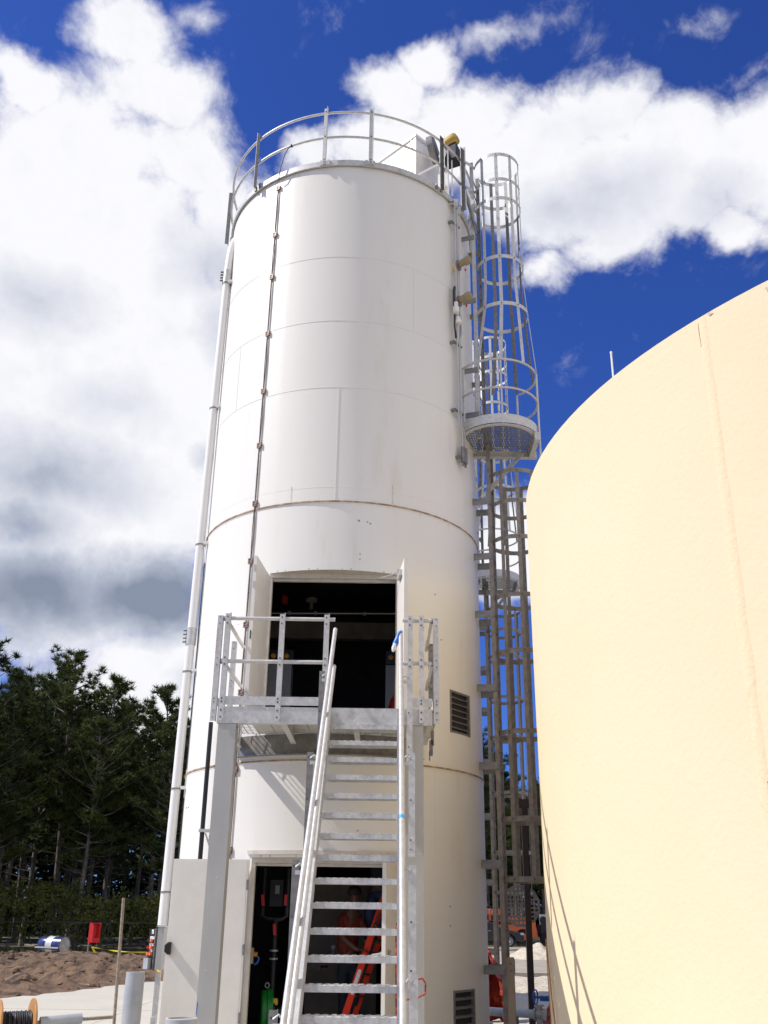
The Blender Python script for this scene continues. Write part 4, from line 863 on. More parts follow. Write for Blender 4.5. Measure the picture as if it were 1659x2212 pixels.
m = MB(); m.box((-1.385, 14.05, .575), (-1.295, 14.13, .625)); m.box((-1.375, 14.06, .625), (-1.30, 14.12, .65)); m.build('terminal_box', MT['yellow'], gb)
jb = thing('junction_box', (-1.7, 14.0, 1.05), 'pale junction box with a yellow plug and blue cord, just inside the left door jamb', 'electrical box')
m = MB(); m.box((-1.73, 13.95, 1.06), (-1.635, 14.03, 1.25)); bx = m.build('box', MT['frame_paint'], jb); m = MB(); m.cyl((-1.695, 13.95, 1.16), (-1.695, 13.945, 1.16), .018, 12); m.build('cover_plug', MT['galv_dark'], bx)
m = MB(); m.cyl((-1.634, 13.99, 1.17), (-1.585, 13.99, 1.17), .03, 12); m.build('plug', MT['amber'], jb, smooth=50)
m = MB(); m.tube([(-1.585, 13.99, 1.15), (-1.56, 13.99, 1.12), (-1.58, 13.99, 1.07), (-1.62, 13.99, 1.05)], .014, 8); m.build('cord', MT['blue'], jb, smooth=60)
cab = thing('cabinet', (-.55, 15.6, .17), 'tan two-door steel cabinet at the back of the lower room', 'cabinet')
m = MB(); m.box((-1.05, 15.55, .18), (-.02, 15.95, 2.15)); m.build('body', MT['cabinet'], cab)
for x0, x1 in ((-1.03, -.56), (-.545, -.04)):
    m = MB(); m.box((x0, 15.53, .25), (x1, 15.549, 2.1)); d_ = m.build('door', MT['cabinet'], cab); xh = x1 - .09 if x0 < -.9 else x0 + .09
    m = MB(); m.lathe((xh, 15.529, 1.22), (0, -1, 0), [(0, 0), (0, .04), (.02, .035), (.03, 0)], 12); m.tube([(xh, 15.49, 1.22), (xh + (.0 if x0 < -.9 else .09), 15.48, 1.22 - (.14 if x0 < -.9 else .02))], .012, 6); m.build('handle', MT['conduit'], d_, smooth=50)
m = MB(); m.box((-.95, 14.9, .95), (-.80, 15.0, 1.1)); m.cyl((-.8, 14.95, 1.02), (-.7, 14.95, 1.02), .04, 10); tag(m.build('solenoid_valve', MT['black'], None), 'small black valve body at the left edge of the tan cabinet', 'valve')
# orange ladder with its label
lo = thing('step_ladder', (-.3, 13.9, .17), 'bright orange fibreglass ladder leaning to the right behind the stair treads', 'ladder')
a0, a1 = Vector((-.52, 13.95, .17)), Vector((.09, 14.28, 1.95))
d = (a1 - a0).normalized(); sd_ = Vector((0, -1, 0)); wv = d.cross(Vector((0, 1, 0))).normalized()
m = MB(); m.obox((a0 + a1) / 2, d, wv, Vector((0, 1, 0)), (a1 - a0).length / 2, .040, .005); m.obox((a0 + a1) / 2 + wv * .040 + Vector((0, .02, 0)), d, wv, Vector((0, 1, 0)), (a1 - a0).length / 2, .003, .018); m.obox((a0 + a1) / 2 - wv * .040 + Vector((0, .02, 0)), d, wv, Vector((0, 1, 0)), (a1 - a0).length / 2, .003, .018)
r1 = m.build('side_rail', MT['ladder_orange'], lo)
off = Vector((.12, .42, -.03))
m = MB(); m.obox((a0 + a1) / 2 + off - d * .1, d, wv, Vector((0, 1, 0)), (a1 - a0).length / 2 - .1, .036, .012); m.build('side_rail', MT['ladder_orange'], lo)
for i in range(6):
    p = a0 + d * (.28 + .28 * i); m = MB(); m.bar(p + Vector((0, .01, 0)), p + off, .07, .02); m.build('step', MT['galv_dark'], lo)
m = MB(); lc = a0 + (a1 - a0) * .385; nrm = Vector((0, -1, 0))
pts = [lc + d * x_ + wv * y_ + nrm * .0065 for x_, y_ in [(-.135 + .024 * math.cos(t), .024 * math.sin(t)) for t in [PI / 2 + PI * i / 8 for i in range(9)]] + [(.135 + .024 * math.cos(t), .024 * math.sin(t)) for t in [-PI / 2 + PI * i / 8 for i in range(9)]]]
m.extr(pts, nrm * .0008); m.build('label_border', MT['label_white'], r1)
m = MB(); m.extr([lc + (p - lc) * 1 + nrm * .0009 - (p - lc - (p - lc).dot(d) * d) * .16 - d * (.004 if (p - lc).dot(d) > 0 else -.004) for p in pts], nrm * .0008); m.build('label', MT['black'], r1)
Mx = Matrix.Identity(4); wup = -wv if wv.x > 0 else wv
for r in range(3): Mx[r][0] = d[r]; Mx[r][1] = wup[r]; Mx[r][2] = nrm[r]; Mx[r][3] = (lc + nrm * .0090)[r]
text_mesh('LOUISVILLE', .040, .0003, 'lettering', MT['white_paint'], r1, Mx)
m = MB(); lc2 = a0 + (a1 - a0) * .80; m.obox(lc2 + nrm * .0065, d, wv, nrm, .085, .016, .001); m.build('warning_label', MT['yellow'], r1)

# people ---------------------------------------------------------------
def skin_body(name, joints, edges, mt, parent, root=0, sub=2):
    me = bpy.data.meshes.new(name); o_ = Vector(joints[root][0]); me.from_pydata([tuple(Vector(j[0]) - o_) for j in joints], edges, [])
    o = bpy.data.objects.new(name, me); COL.objects.link(o); me.materials.append(MT[mt])
    md = o.modifiers.new('Skin', 'SKIN'); md.use_smooth_shade = True
    for i, j in enumerate(joints):
        r = j[1]; sv_ = me.skin_vertices[0].data[i]; sv_.radius = (r, r) if isinstance(r, (int, float)) else r; sv_.use_root = (i == root)
    ss = o.modifiers.new('Subdivision', 'SUBSURF'); ss.levels = sub; ss.render_levels = sub
    place(o, o_, parent); return o
pa = thing('person', (-.42, 14.45, .17), 'person in an orange shirt and dark trousers bending towards the orange ladder', 'person')
B = lambda x, y, z: Vector((x, y, z))
pelv = B(-.40, 14.55, 1.10)
skin_body('body', [(pelv, (.10, .13)), (B(-.42, 14.52, 1.30), (.10, .13)), (B(-.40, 14.48, 1.50), (.11, .15)), (B(-.37, 14.45, 1.68), (.08, .12)), (B(-.35, 14.42, 1.76), .048), (B(-.34, 14.40, 1.83), .055), (B(-.33, 14.39, 1.90), .085), (B(-.33, 14.39, 1.97), .075),
    (B(-.50, 14.42, 1.62), .06), (B(-.48, 14.25, 1.38), .045), (B(-.30, 14.15, 1.25), .035), (B(-.24, 14.13, 1.235), .030),
    (B(-.26, 14.50, 1.60), .055), (B(-.14, 14.35, 1.40), .043), (B(-.05, 14.2, 1.52), .033), (B(-.03, 14.17, 1.57), .028),
    (B(-.48, 14.56, 1.03), .09), (B(-.46, 14.50, .62), .06), (B(-.46, 14.58, .25), .042), (B(-.46, 14.46, .20), .035),
    (B(-.32, 14.56, 1.03), .09), (B(-.30, 14.48, .62), .06), (B(-.28, 14.55, .25), .042), (B(-.27, 14.43, .20), .035)],
    [(0, 1), (1, 2), (2, 3), (3, 4), (4, 5), (5, 6), (6, 7), (3, 8), (8, 9), (9, 10), (10, 11), (3, 12), (12, 13), (13, 14), (14, 15), (0, 16), (16, 17), (17, 18), (18, 19), (0, 20), (20, 21), (21, 22), (22, 23)], 'skin_tone', pa)
skin_body('shirt', [(B(-.40, 14.54, 1.14), (.125, .155)), (B(-.43, 14.52, 1.30), (.135, .165)), (B(-.41, 14.48, 1.50), (.135, .175)), (B(-.37, 14.45, 1.66), (.10, .14)), (B(-.36, 14.43, 1.73), .06), (B(-.50, 14.42, 1.60), .078), (B(-.49, 14.28, 1.42), .062), (B(-.26, 14.50, 1.58), .072), (B(-.17, 14.38, 1.44), .058)],
    [(0, 1), (1, 2), (2, 3), (3, 4), (3, 5), (5, 6), (3, 7), (7, 8)], 'shirt_orange', pa)
skin_body('trousers', [(B(-.40, 14.55, 1.13), (.115, .145)), (B(-.40, 14.55, 1.05), (.115, .14)), (B(-.48, 14.56, .98), .10), (B(-.46, 14.50, .62), .073), (B(-.46, 14.57, .27), .056), (B(-.32, 14.56, .98), .10), (B(-.30, 14.48, .62), .073), (B(-.28, 14.54, .27), .056)],
    [(0, 1), (1, 2), (2, 3), (3, 4), (1, 5), (5, 6), (6, 7)], 'denim_dark', pa)
def hand(base, dirv, parent, palm_n):
    d_ = Vector(dirv).normalized(); n_ = Vector(palm_n).normalized(); s_ = d_.cross(n_).normalized(); b = Vector(base); J = [(b, .016), (b + d_ * .05, .019)]; E_ = [(0, 1)]
    for i, ln in enumerate((.07, .08, .075, .058)):
        p = b + d_ * .085 + s_ * (.027 - .018 * i); k = len(J); J += [(p, .009), (p + d_ * ln * .5 + n_ * .012, .008), (p + d_ * ln * .75 + n_ * .035, .007)]; E_ += [(1, k), (k, k + 1), (k + 1, k + 2)]
    k = len(J); J += [(b + d_ * .03 + s_ * .032, .010), (b + d_ * .065 + s_ * .05 + n_ * .02, .009)]; E_ += [(0, k), (k, k + 1)]
    return skin_body('hand', J, E_, 'skin_tone', parent, 0, 1)
hand((-.25, 14.14, 1.24), (.9, -.3, -.1), pa, (0, -.2, -1)); hand((-.04, 14.18, 1.56), (.25, -.3, .9), pa, (.9, .2, 0))
m = MB(); m.ball((-.335, 14.40, 1.965), .098, 14, 10, (1, 1.05, .85)); m.build('hair', MT['hair'], pa, smooth=80)
for s in (-1, 1):
    m = MB(); m.ball((-.33 + .03 * s, 14.305, 1.935), .009, 8, 6); m.build('eye', MT['black'], pa, smooth=80)
m = MB(); m.ball((-.33, 14.295, 1.905), .014, 8, 6, (.8, 1.3, 1.4)); m.build('nose', MT['skin_tone'], pa, smooth=80)
for x in (-.46, -.275):
    m = MB(); m.ball((x, 14.47, .215), .05, 12, 8, (.9, 2.3, .9)); m.build('boot', MT['boot'], pa, smooth=80)
pb_ = thing('person', (-.05, 14.6, 1.2), 'person in blue jeans standing up on the ladder, upper body lost in the dark', 'person')
skin_body('body', [(B(.0, 14.75, 2.02), (.10, .12)), (B(.0, 14.72, 2.25), (.10, .13)), (B(.0, 14.68, 2.55), (.10, .15)), (B(.0, 14.67, 2.72), .05), (B(.0, 14.64, 2.88), .085), (B(.0, 14.64, 2.95), .07),
    (B(-.17, 14.66, 2.5), .055), (B(-.2, 14.5, 2.75), .04), (B(-.15, 14.4, 2.98), .03), (B(.17, 14.66, 2.5), .055), (B(.2, 14.5, 2.75), .04), (B(.15, 14.4, 2.98), .03),
    (B(-.08, 14.74, 1.95), .09), (B(-.12, 14.55, 1.68), .065), (B(-.17, 14.62, 1.38), .045), (B(-.17, 14.5, 1.33), .035), (B(.09, 14.74, 1.95), .09), (B(.06, 14.6, 1.62), .065), (B(.02, 14.72, 1.36), .045), (B(.0, 14.6, 1.33), .035)],
    [(0, 1), (1, 2), (2, 3), (3, 4), (4, 5), (2, 6), (6, 7), (7, 8), (2, 9), (9, 10), (10, 11), (0, 12), (12, 13), (13, 14), (14, 15), (0, 16), (16, 17), (17, 18), (18, 19)], 'skin_tone', pb_)
skin_body('jeans', [(B(.0, 14.75, 2.06), (.12, .14)), (B(.0, 14.75, 1.96), (.12, .14)), (B(-.08, 14.72, 1.9), .105), (B(-.12, 14.55, 1.68), .082), (B(-.165, 14.60, 1.42), .062), (B(.09, 14.74, 1.9), .105), (B(.06, 14.6, 1.62), .08), (B(.02, 14.70, 1.42), .06)], [(0, 1), (1, 2), (2, 3), (3, 4), (1, 5), (5, 6), (6, 7)], 'denim', pb_)
skin_body('shirt', [(B(.0, 14.75, 2.06), (.13, .15)), (B(.0, 14.72, 2.25), (.125, .15)), (B(.0, 14.68, 2.52), (.12, .17)), (B(.0, 14.67, 2.64), .065), (B(-.17, 14.66, 2.5), .072), (B(-.19, 14.55, 2.66), .058), (B(.17, 14.66, 2.5), .072), (B(.19, 14.55, 2.66), .058)], [(0, 1), (1, 2), (2, 3), (2, 4), (4, 5), (2, 6), (6, 7)], 'denim_dark', pb_)
hand((-.15, 14.4, 2.98), (0, -.3, .9), pb_, (0, -1, 0)); hand((.15, 14.4, 2.98), (0, -.3, .9), pb_, (0, -1, 0))
m = MB(); m.ball((0, 14.65, 2.96), .095, 12, 8, (1, 1.05, .85)); m.build('hair', MT['hair'], pb_, smooth=80)
for x, y in ((-.17, 14.53), (.0, 14.63)):
    m = MB(); m.ball((x, y, 1.335), .048, 12, 8, (.9, 2.2, .85)); m.build('boot', MT['boot'], pb_, smooth=80)

# ------------------------------------------------------------------ inside the upper doorway
def simple(name, label, cat, mt, fn, group=None, smooth=None): m = MB(); fn(m); return tag(m.build(name, MT[mt], None, smooth=smooth), label, cat, group)
cp = thing('pipe_run', (-.75, 15.0, 6.1), 'thin horizontal pipe with square clamps across the dark upper room', 'piping')
m = MB(); m.cyl((-1.9, 15.0, 6.12), (.5, 15.0, 6.145), .011, 8); m.build('pipe', MT['conduit'], cp)
for x in (-1.08, -.29, -1.5):
    m = MB(); m.box((x - .022, 14.975, 6.105), (x + .022, 15.03, 6.155)); m.build('clamp', MT['room_box'], cp)
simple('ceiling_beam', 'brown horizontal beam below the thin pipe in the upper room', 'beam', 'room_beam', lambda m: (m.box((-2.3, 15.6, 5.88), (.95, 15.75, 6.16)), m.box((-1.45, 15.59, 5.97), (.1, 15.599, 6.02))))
for lab, x0, x1, lx in (('grey control cabinet with two amber lamps behind the left of the platform rail', -1.78, -1.42, (-1.72, -1.515)), ('grey control cabinet with one amber lamp beside the right upper door', .06, .45, (.14,))):
    t = thing('control_cabinet', ((x0 + x1) / 2, 15.2, 3.91), lab, 'cabinet')
    m = MB(); m.box((x0, 15.0, 3.91), (x1, 15.3, 5.30)); m.build('body', MT['room_box'], t)
    m = MB(); m.box((x0, 15.05, 5.33), (x1 + .02, 15.2, 5.54)); hb = m.build('lamp_box', MT['black'], t)
    for l in lx: m = MB(); m.lathe((l, 15.049, 5.435), (0, -1, 0), [(0, 0), (0, .042), (.02, .038), (.03, 0)], 16); m.build('lamp', MT['amber'], hb, smooth=50)
t = simple('extinguisher', 'red rounded cylinder on the floor against the right upper door', 'cylinder', 'deep_red', lambda m: m.lathe((.30, 14.6, 3.91), (-.08, 0, 1), [(0, 0), (0, .15), (.65, .15), (.78, .10), (.84, .04), (.88, .04), (.88, 0)], 20), smooth=50)
simple('actuator', 'red valve actuator hanging in the upper left of the dark doorway', 'actuator', 'deep_red', lambda m: (m.box((-1.62, 14.95, 6.29), (-1.53, 15.05, 6.39)), m.cyl((-1.6, 15, 6.39), (-1.6, 15, 6.44), .02, 8)))
simple('hopper_valve', 'pale dusty cone valve below the silo hopper, upper left of the doorway', 'valve', 'room_beam', lambda m: m.lathe((-1.15, 15.0, 6.2), (0, 0, 1), [(0, .03), (.1, .03), (.12, .09), (.17, .10), (.17, .0)], 14), smooth=50)

# ------------------------------------------------------------------ yard objects on the left
ctl = thing('switchboard', (-2.70, 12.9, 0), 'outdoor switch panel on a leg beside the lower left door, with red buttons', 'control panel')
m = MB(); m.box((-2.66, 12.88, 0), (-2.60, 12.94, .97)); m.build('leg', MT['galv'], ctl)
m = MB(); m.box((-2.675, 12.86, .97), (-2.60, 13.10, 1.47)); m.build('backplate', MT['col_steel'], ctl)
m = MB(); m.box((-2.69, 12.84, 1.472), (-2.585, 13.14, 1.485)); m.build('rain_hood', MT['galv_bright'], ctl)
ex = Vector((.80, -.60, 0)); ey = Vector((.60, .80, 0)); pcn = Vector((-2.735, 12.93, 1.21))
m = MB(); m.obox(pcn, ex, ey, Z, .052, .03, .235); en = m.build('enclosure', MT['black'], ctl)
m = MB(); m.obox(pcn + ex * .06, ex, ey, Z, .006, .034, .245); m.build('enclosure_lid', MT['galv_dark'], ctl)
fn_ = -ey * .031
for zz, w in ((.205, .018), (.135, .04), (.055, .04), (-.015, .026)):
    m = MB(); m.obox(pcn + fn_ + ex * .008 + Z * zz, ex, ey, Z, w, .001, .016 if zz < .2 else .026); m.build('label_strip', MT['label_white'], ctl)
for zz in (.10, .02, -.055):
    for k in (0, 1):
        m = MB(); c = pcn + fn_ + ex * (-.03 + .048 * k) + Z * zz; m.lathe(c, -ey, [(0, 0), (0, .017), (.02, .019), (.035, .016), (.036, 0)], 12); m.build('button', MT['black'] if (zz > .09 and k == 0) else MT['deep_red'] if (zz > 0 and k == 0) else MT['orange_paint'], ctl, smooth=40)
m = MB(); m.obox(pcn + fn_ * 1.5 + ex * (-.02) - Z * .165, ex, ey, Z, .042, .035, .062); m.build('socket_box', MT['pale_steel'], ctl)
m = MB(); m.tube([(-2.66, 12.90, .99), (-2.63, 12.87, .965), (-2.60, 12.86, .95)], .016, 8); m.build('cable_gland', MT['yellow'], ctl)
m = MB(); m.box((-2.655, 12.81, .30), (-2.595, 12.875, .45)); m.build('conduit_box', MT['galv'], ctl)

move_tree(ctl, Vector((-.135, .62, .02)))
for (x, y, h, lab) in ((-2.90, 12.86, 1.0, 'grey steel pipe bollard standing on the pale concrete left of the silo'), (-1.39, 7.75, .965, 'open-topped grey pipe bollard cut off by the bottom of the picture')):
    t = thing('bollard', (x, y, 0), lab, 'bollard', 'grey pipe bollards'); r = .111
    m = MB(); m.lathe((x, y, 0), (0, 0, 1), [(0, r), (h, r), (h, r - .012), (h - .05, r - .012)], 36); m.build('pipe', MT['pale_steel'], t, smooth=30)
    m = MB(); m.lathe((x, y, h - .012), (0, 0, 1), [(0, r - .012), (.004, .05), (.006, .0)], 24); m.build('fill', MT['concrete'], t, smooth=60)
    m = MB(); m.lathe((x, y, h - .004), (0, 0, 1), [(0, r + .0005), (.005, r - .001), (.006, r - .006), (.005, r - .0125)], 36); m.build('rim', MT['frame_paint'] if y < 9 else MT['pale_steel'], t, smooth=60)
m = MB(); m.tube([(-2.215, 9.07, 1.77), (-2.18, 9.04, .9), (-2.13, 9.0, 0)], .0135, 8); tag(m.build('stake', MT['stake_wood'], None, smooth=50), 'thin weathered stake standing upright on the concrete beside the bollard', 'stake')
# cable reel on its stand
cr = thing('cable_reel', (-4.0, 12.2, 0), 'wooden flanged reel of black cable at the bottom left corner', 'cable reel')
def azp(az, d, z): return Vector((d * math.sin(R_(az)), d * math.cos(R_(az)), z))
ra, rb = Vector((-4.035, 11.62, .53)), Vector((-3.729, 11.79, .535)); ax = (rb - ra).normalized()
for c in (ra, rb):
    m = MB(); m.lathe(c - ax * .012, ax, [(0, 0), (0, .245), (.004, .25), (.020, .25), (.024, .245), (.024, 0)], 40); m.build('flange', MT['reel_wood'], cr, smooth=30)
m = MB(); L_ = (rb - ra).length; prof = []
for i in range(29): h_ = .014 + (L_ - .028) * i / 28; prof.append((h_, .125 + (.010 if i % 2 else 0) + .004 * math.sin(i * 1.7)))
m.lathe(ra, ax, [(.013, 0)] + prof + [(L_ - .013, 0)], 32); m.build('cable_winding', MT['black'], cr, smooth=50)
stn = thing('reel_stand', (-3.6, 12.7, 0), 'grey T-shaped pipe jack holding the reel spindle, next to the cable reel', 'stand')
s0, s1, s2_, s3 = rb + ax * .03, Vector((-3.652, 11.832, .545)), Vector((-3.262, 12.048, .57)), Vector((-2.936, 12.229, .575))
m = MB(); m.cyl(ra - ax * .12, s3, .018, 12); m.build('spindle', MT['stake_wood'], stn, smooth=50)
m = MB(); m.lathe(s1, s2_ - s1, [(0, .02), (0, .05), (.002, .055), ((s2_ - s1).length - .002, .055), ((s2_ - s1).length, .05), ((s2_ - s1).length, .02)], 28); m.build('sleeve', MT['pale_steel'], stn, smooth=35)
mid = (s1 + s2_) / 2; m = MB(); m.cyl((mid.x, mid.y, .02), (mid.x, mid.y, .51), .042, 20); m.build('upright', MT['pale_steel'], stn, smooth=35)
m = MB(); m.box((mid.x - .22, mid.y - .03, 0), (mid.x + .22, mid.y + .03, .02)); m.box((mid.x - .03, mid.y - .22, 0.0205), (mid.x + .03, mid.y + .22, .036)); m.build('foot', MT['pale_steel'], stn)

# drum in its cradle
dr = thing('drum', (-11.9, 41, 0), 'blue and white oil drum lying on a dark steel cradle by the trees', 'drum')
dl, dd = azp(-17.5, 41.6, .53), azp(-16.42, 40.9, .52); ax = (dd - dl).normalized(); LL = (dd - dl).length; r = .30
m = MB(); m.lathe(dl, ax, [(0, 0), (.0, r - .02), (0, r), (.02, r + .01), (LL * .33, r)], 32); m.lathe(dl, ax, [(LL * .63, r), (LL - .02, r), (LL - .02, r + .01), (LL, r + .01), (LL, r - .01)], 32); m.build('shell', MT['drum_blue'], dr, smooth=35)
m = MB(); m.lathe(dl, ax, [(LL * .33, r), (LL * .335, r + .015), (LL * .35, r), (LL * .61, r), (LL * .625, r + .015), (LL * .63, r)], 32); m.build('label_band', MT['drum_white'], dr, smooth=35)
m = MB(); m.lathe(dl, ax, [(LL - .015, r - .01), (LL - .015, 0)], 32); m.build('drum_end', MT['drum_end'], dr)
sd2 = Vector((ax.y, -ax.x, 0)).normalized()
if sd2.y > 0: sd2 = -sd2
m = MB()
for s in (-1, 1):
    for t_ in (.08, .92): p = dl + ax * LL * t_; m.bar(p + sd2 * s * .25, Vector((p.x, p.y, -.1)) + sd2 * s * .12, .06, .06)
    m.bar(dl + sd2 * s * .31 - Z * .10 - ax * .1, dd + sd2 * s * .31 - Z * .10 + ax * .0, .05, .06)
m.build('cradle', MT['rack'], dr)
m = MB(); m.bar(dl + sd2 * .34 - Z * .08 - ax * .05, dd + sd2 * .34 - Z * .08, .03, .05); m.bar(dl + sd2 * .30 - Z * .38 - ax * .12, dd + sd2 * .30 - Z * .38 - ax * .3, .05, .045); m.build('cradle_rail', MT['galv_bright'], dr)
# red box on a post
rb_ = thing('hydrant_box', (-11.0, 40.6, 0), 'open-fronted red steel cabinet on a thin post above the dirt heap', 'cabinet')
bcn = azp(-15.08, 41.8, 1.0); ux = Vector((.75, .66, 0)).normalized(); uy = Vector((.66, -.75, 0)).normalized(); ux2 = Vector((-.66, .75, 0))
c0 = azp(-15.08, 41.6, 1.0)    # near vertical corner
A1 = Vector((-.93, .37, 0)).normalized(); A2 = Vector((.85, .53, 0)).normalized()
z0_, z1_ = .60, 1.29; wA, wB = .20, .27
m = MB()
def pn(p, q, zz0, zz1, th=.012): d__ = (q - p).normalized(); n__ = Vector((-d__.y, d__.x, 0)); m.obox((p + q) / 2 + Z * ((zz0 + zz1) / 2 - 1.0), d__, n__, Z, (q - p).length / 2, th / 2, (zz1 - zz0) / 2)
pA, pB = c0 + A1 * wA, c0 + A2 * wB; pC = pA + A2 * wB
pn(c0, pA, z0_, z1_); pn(pA, pC, z0_, z1_); pn(pC, pB, z0_, z1_); pn(c0, pB, z0_, z0_ + .17)
bc_ = (c0 + pC) / 2
for zz in (z0_ + .01, z1_ - .01): m.obox(Vector((bc_.x, bc_.y, zz)), A2, Vector((-A2.y, A2.x, 0)), Z, wB / 2, wA / 2 * .86, .008)
m.build('box', MT['red'], rb_)
m = MB(); p = pA; m.cyl((p.x + .04, p.y, -.2), (p.x + .04, p.y, .6), .028, 8); m.build('post', MT['stake_wood'], rb_)
# yellow caution tape
pts = [];A_ = azp(-15.1, 41.4, .46); B_ = azp(-11.7, 30.0, .66)
m = MB(); rows = [[], []]
for i in range(40):
    t_ = i / 39; p = A_.lerp(B_, t_) - Z * .06 * math.sin(PI * t_); tw = .5 + .5 * math.sin(t_ * 17); rows[0].append(p + Z * (.006 + .016 * tw)); rows[1].append(p - Z * (.006 + .016 * tw) + Vector((.02 * math.sin(t_ * 9), .02, 0)))
m.quadgrid(rows); m.quadgrid([[A_, A_ + Vector((.08, 0, -.02))], [A_ + Vector((.12, 0, -.2)), A_ + Vector((.2, 0, -.17))], [A_ + Vector((.24, 0, -.33)), A_ + Vector((.30, 0, -.28))]]); tag(m.build('caution_tape', MT['tape_yellow'], None, keep=True), 'twisted yellow caution tape strung from the red cabinet post to the right', 'tape')
m = MB(); m.cyl((B_.x, B_.y, -.1), (B_.x, B_.y, .7), .02, 8); tag(m.build('tape_post', MT['stake_wood'], None), 'short post holding the right end of the yellow tape, behind the switch panel', 'post')
# black chain-link fence rails in front of the shrubs
fe = thing('fence', (-9, 45.2, 0), 'thin black wire fence half lost against the shrubs behind the red cabinet', 'fence')
m = MB(); m.tube([(-30, 45.6, 1.25), (-3, 45.2, 1.25)], .02, 6); m.build('top_rail', MT['black'], fe)
for i in range(10):
    m = MB(); x = -29 + 2.9 * i; m.cyl((x, 45.6 - .015 * i * 2.9 * .5, 0), (x, 45.6 - .015 * i * 2.9 * .5, 1.27), .028, 6); m.build('fence_post', MT['black'], fe)
m = MB()
for i in range(90): x = -30 + 27 * i / 90; m.box((x, 45.4, .05), (x + .003, 45.403, 1.24))
m.build('wire_mesh', MT['black'], fe)

# ------------------------------------------------------------------ the gap between silo and tank
m = MB(); c = azp(7.08, 13.4, 0); ux_ = Vector((.99, -.12, 0)); uy_ = Vector((.12, .99, 0)); m.obox(c + Z * .6, ux_, uy_, Z, .047, .04, .6); o = tag(m.build('short_post', MT['post_wood'], None), 'short square brownish post in front of the ladder foot, bolted near its top', 'post')
e = MB(); e.obox(c + Z * 1.10 + ux_ * .05, ux_, uy_, Z, .006, .03, .08); e.build('end_bracket', MT['galv_dark'], o)
for z in (1.13, 1.05): e = MB(); e.cyl(c - uy_ * .04 + Z * z, c - uy_ * .046 + Z * z, .011, 8); e.build('bolt', MT['bolt'], o)
m = MB(); c = azp(8.11, 18, 0); m.box((c.x - .05, c.y - .05, 0), (c.x + .05, c.y + .05, 3.45)); o = tag(m.build('steel_column', MT['rack'], None), 'dark brown steel column rising beside the blue-white pipe', 'column'); e = MB(); e.box((c.x - .13, c.y - .04, 3.452), (c.x + .35, c.y + .06, 3.60)); e.build('bracket', MT['rack'], o)
m = MB(); p0, p1 = azp(4.6, 16.9, .33), azp(8.2, 16.5, .325); m.cyl(p0, p1, .060, 20); hp = tag(m.build('water_pipe', MT['pipe_blue_white'], None, smooth=40), 'pale blue-white pipe lying horizontally behind the ladder foot', 'pipe')
for t_ in (.1, .75): q = p0.lerp(p1, t_); e = MB(); e.box((q.x - .03, q.y - .04, 0), (q.x + .03, q.y + .04, .28)); e.build('pipe_support', MT['galv_dark'], hp)
m = MB(); m.cyl(azp(5, 16.0, .10), azp(8.1, 15.9, .17), .018, 10); m.tube([azp(5.2, 15.7, .30), azp(6.0, 15.8, .25), azp(6.4, 15.9, .05)], .02, 8); tag(m.build('drain_line', MT['white_paint'], None, smooth=50), 'thin white line below the blue-white pipe', 'pipe')
vl = thing('gate_valve', azp(8.45, 16.4, 0), 'silver flanged valve with a blue handwheel at the end of the blue-white pipe', 'valve')
q = azp(8.25, 16.5, .325); axv = (p1 - p0).normalized()
m = MB(); m.lathe(q, axv, [(-.01, 0), (-.01, .085), (.02, .085), (.02, .06), (.07, .075), (.12, .06), (.13, .085), (.16, .085), (.16, 0)], 20); m.lathe(q + axv * .07, Z, [(-.22, .0), (-.2, .05), (0, .05), (.1, .045), (.105, .07), (.13, .07), (.135, 0)], 14); m.build('body', MT['galv_bright'], vl, smooth=30)
m = MB(); w = q + axv * .07 + Z * .23; m.tube([w + Vector((.10 * math.cos(a) * .5, .10 * math.cos(a), .10 * math.sin(a))) - axv * .05 for a in [2 * PI * i / 18 for i in range(18)]], .012, 8, closed=True); m.cyl(w - axv * .05, w + axv * .14, .016, 8)
for a in (0, 2.1, 4.2): m.cyl(w - axv * .05, w - axv * .05 + Vector((.05 * math.cos(a), .10 * math.cos(a), .10 * math.sin(a))), .009, 6)
m.box((w.x + .02, w.y - .04, w.z - .05), (w.x + .26, w.y + .04, w.z + .02)); m.build('handwheel', MT['blue'], vl, smooth=40)
def drape(name, label, pts_top, h, wid, seed, mt='tarp'):
    m = MB(); rows = []; n = 26; k = 30
    for j in range(n + 1):
        t = j / n; row = []
        for i in range(k + 1):
            s = i / k; p = pts_top(s, t)
            cr_ = .16 * NZ.noise(Vector((s * 4, t * 5, seed))) + .08 * NZ.noise(Vector((s * 13, t * 9, seed + 4)))
            row.append(p + Vector((cr_ * .5, -abs(cr_) * 1.6 - .02, cr_ * .6)))
        rows.append(row)
    m.quadgrid(rows); o = m.build(name, MT[mt], None, smooth=60, keep=True); sm = o.modifiers.new('Thickness', 'SOLIDIFY'); sm.thickness = .006
    return tag(o, label, 'tarpaulin')
def tp(s, t):   # tall heap under an orange sheet: crest to ground
    azl = 5.0 + (1.45 + 1.0 * t) * s; el_top = 1.17 - .9 * max(0, s - .65) ** 1.5 * 2.5
    p = azp(azl, 19.4 - .5 * t - .2 * math.sin(s * 9), 0); p.z = el_top * (1 - t) ** .9 + .01; return p
drape('tarpaulin', 'crumpled dark orange tarpaulin over a heap just right of the near silo', tp, 1.2, 1, 3.3)
def tp2(s, t):
    p = azp(8.35 + 2.2 * s, 17.5 - .6 * t, 0); p.z = max(.0, (.50 * min(1, s * 2.2 + .12)) * (1 - t) + .004); return p
drape('tarpaulin', 'small red-orange tarpaulin beside the cream tank, partly behind its edge', tp2, .5, 1, 8.1)
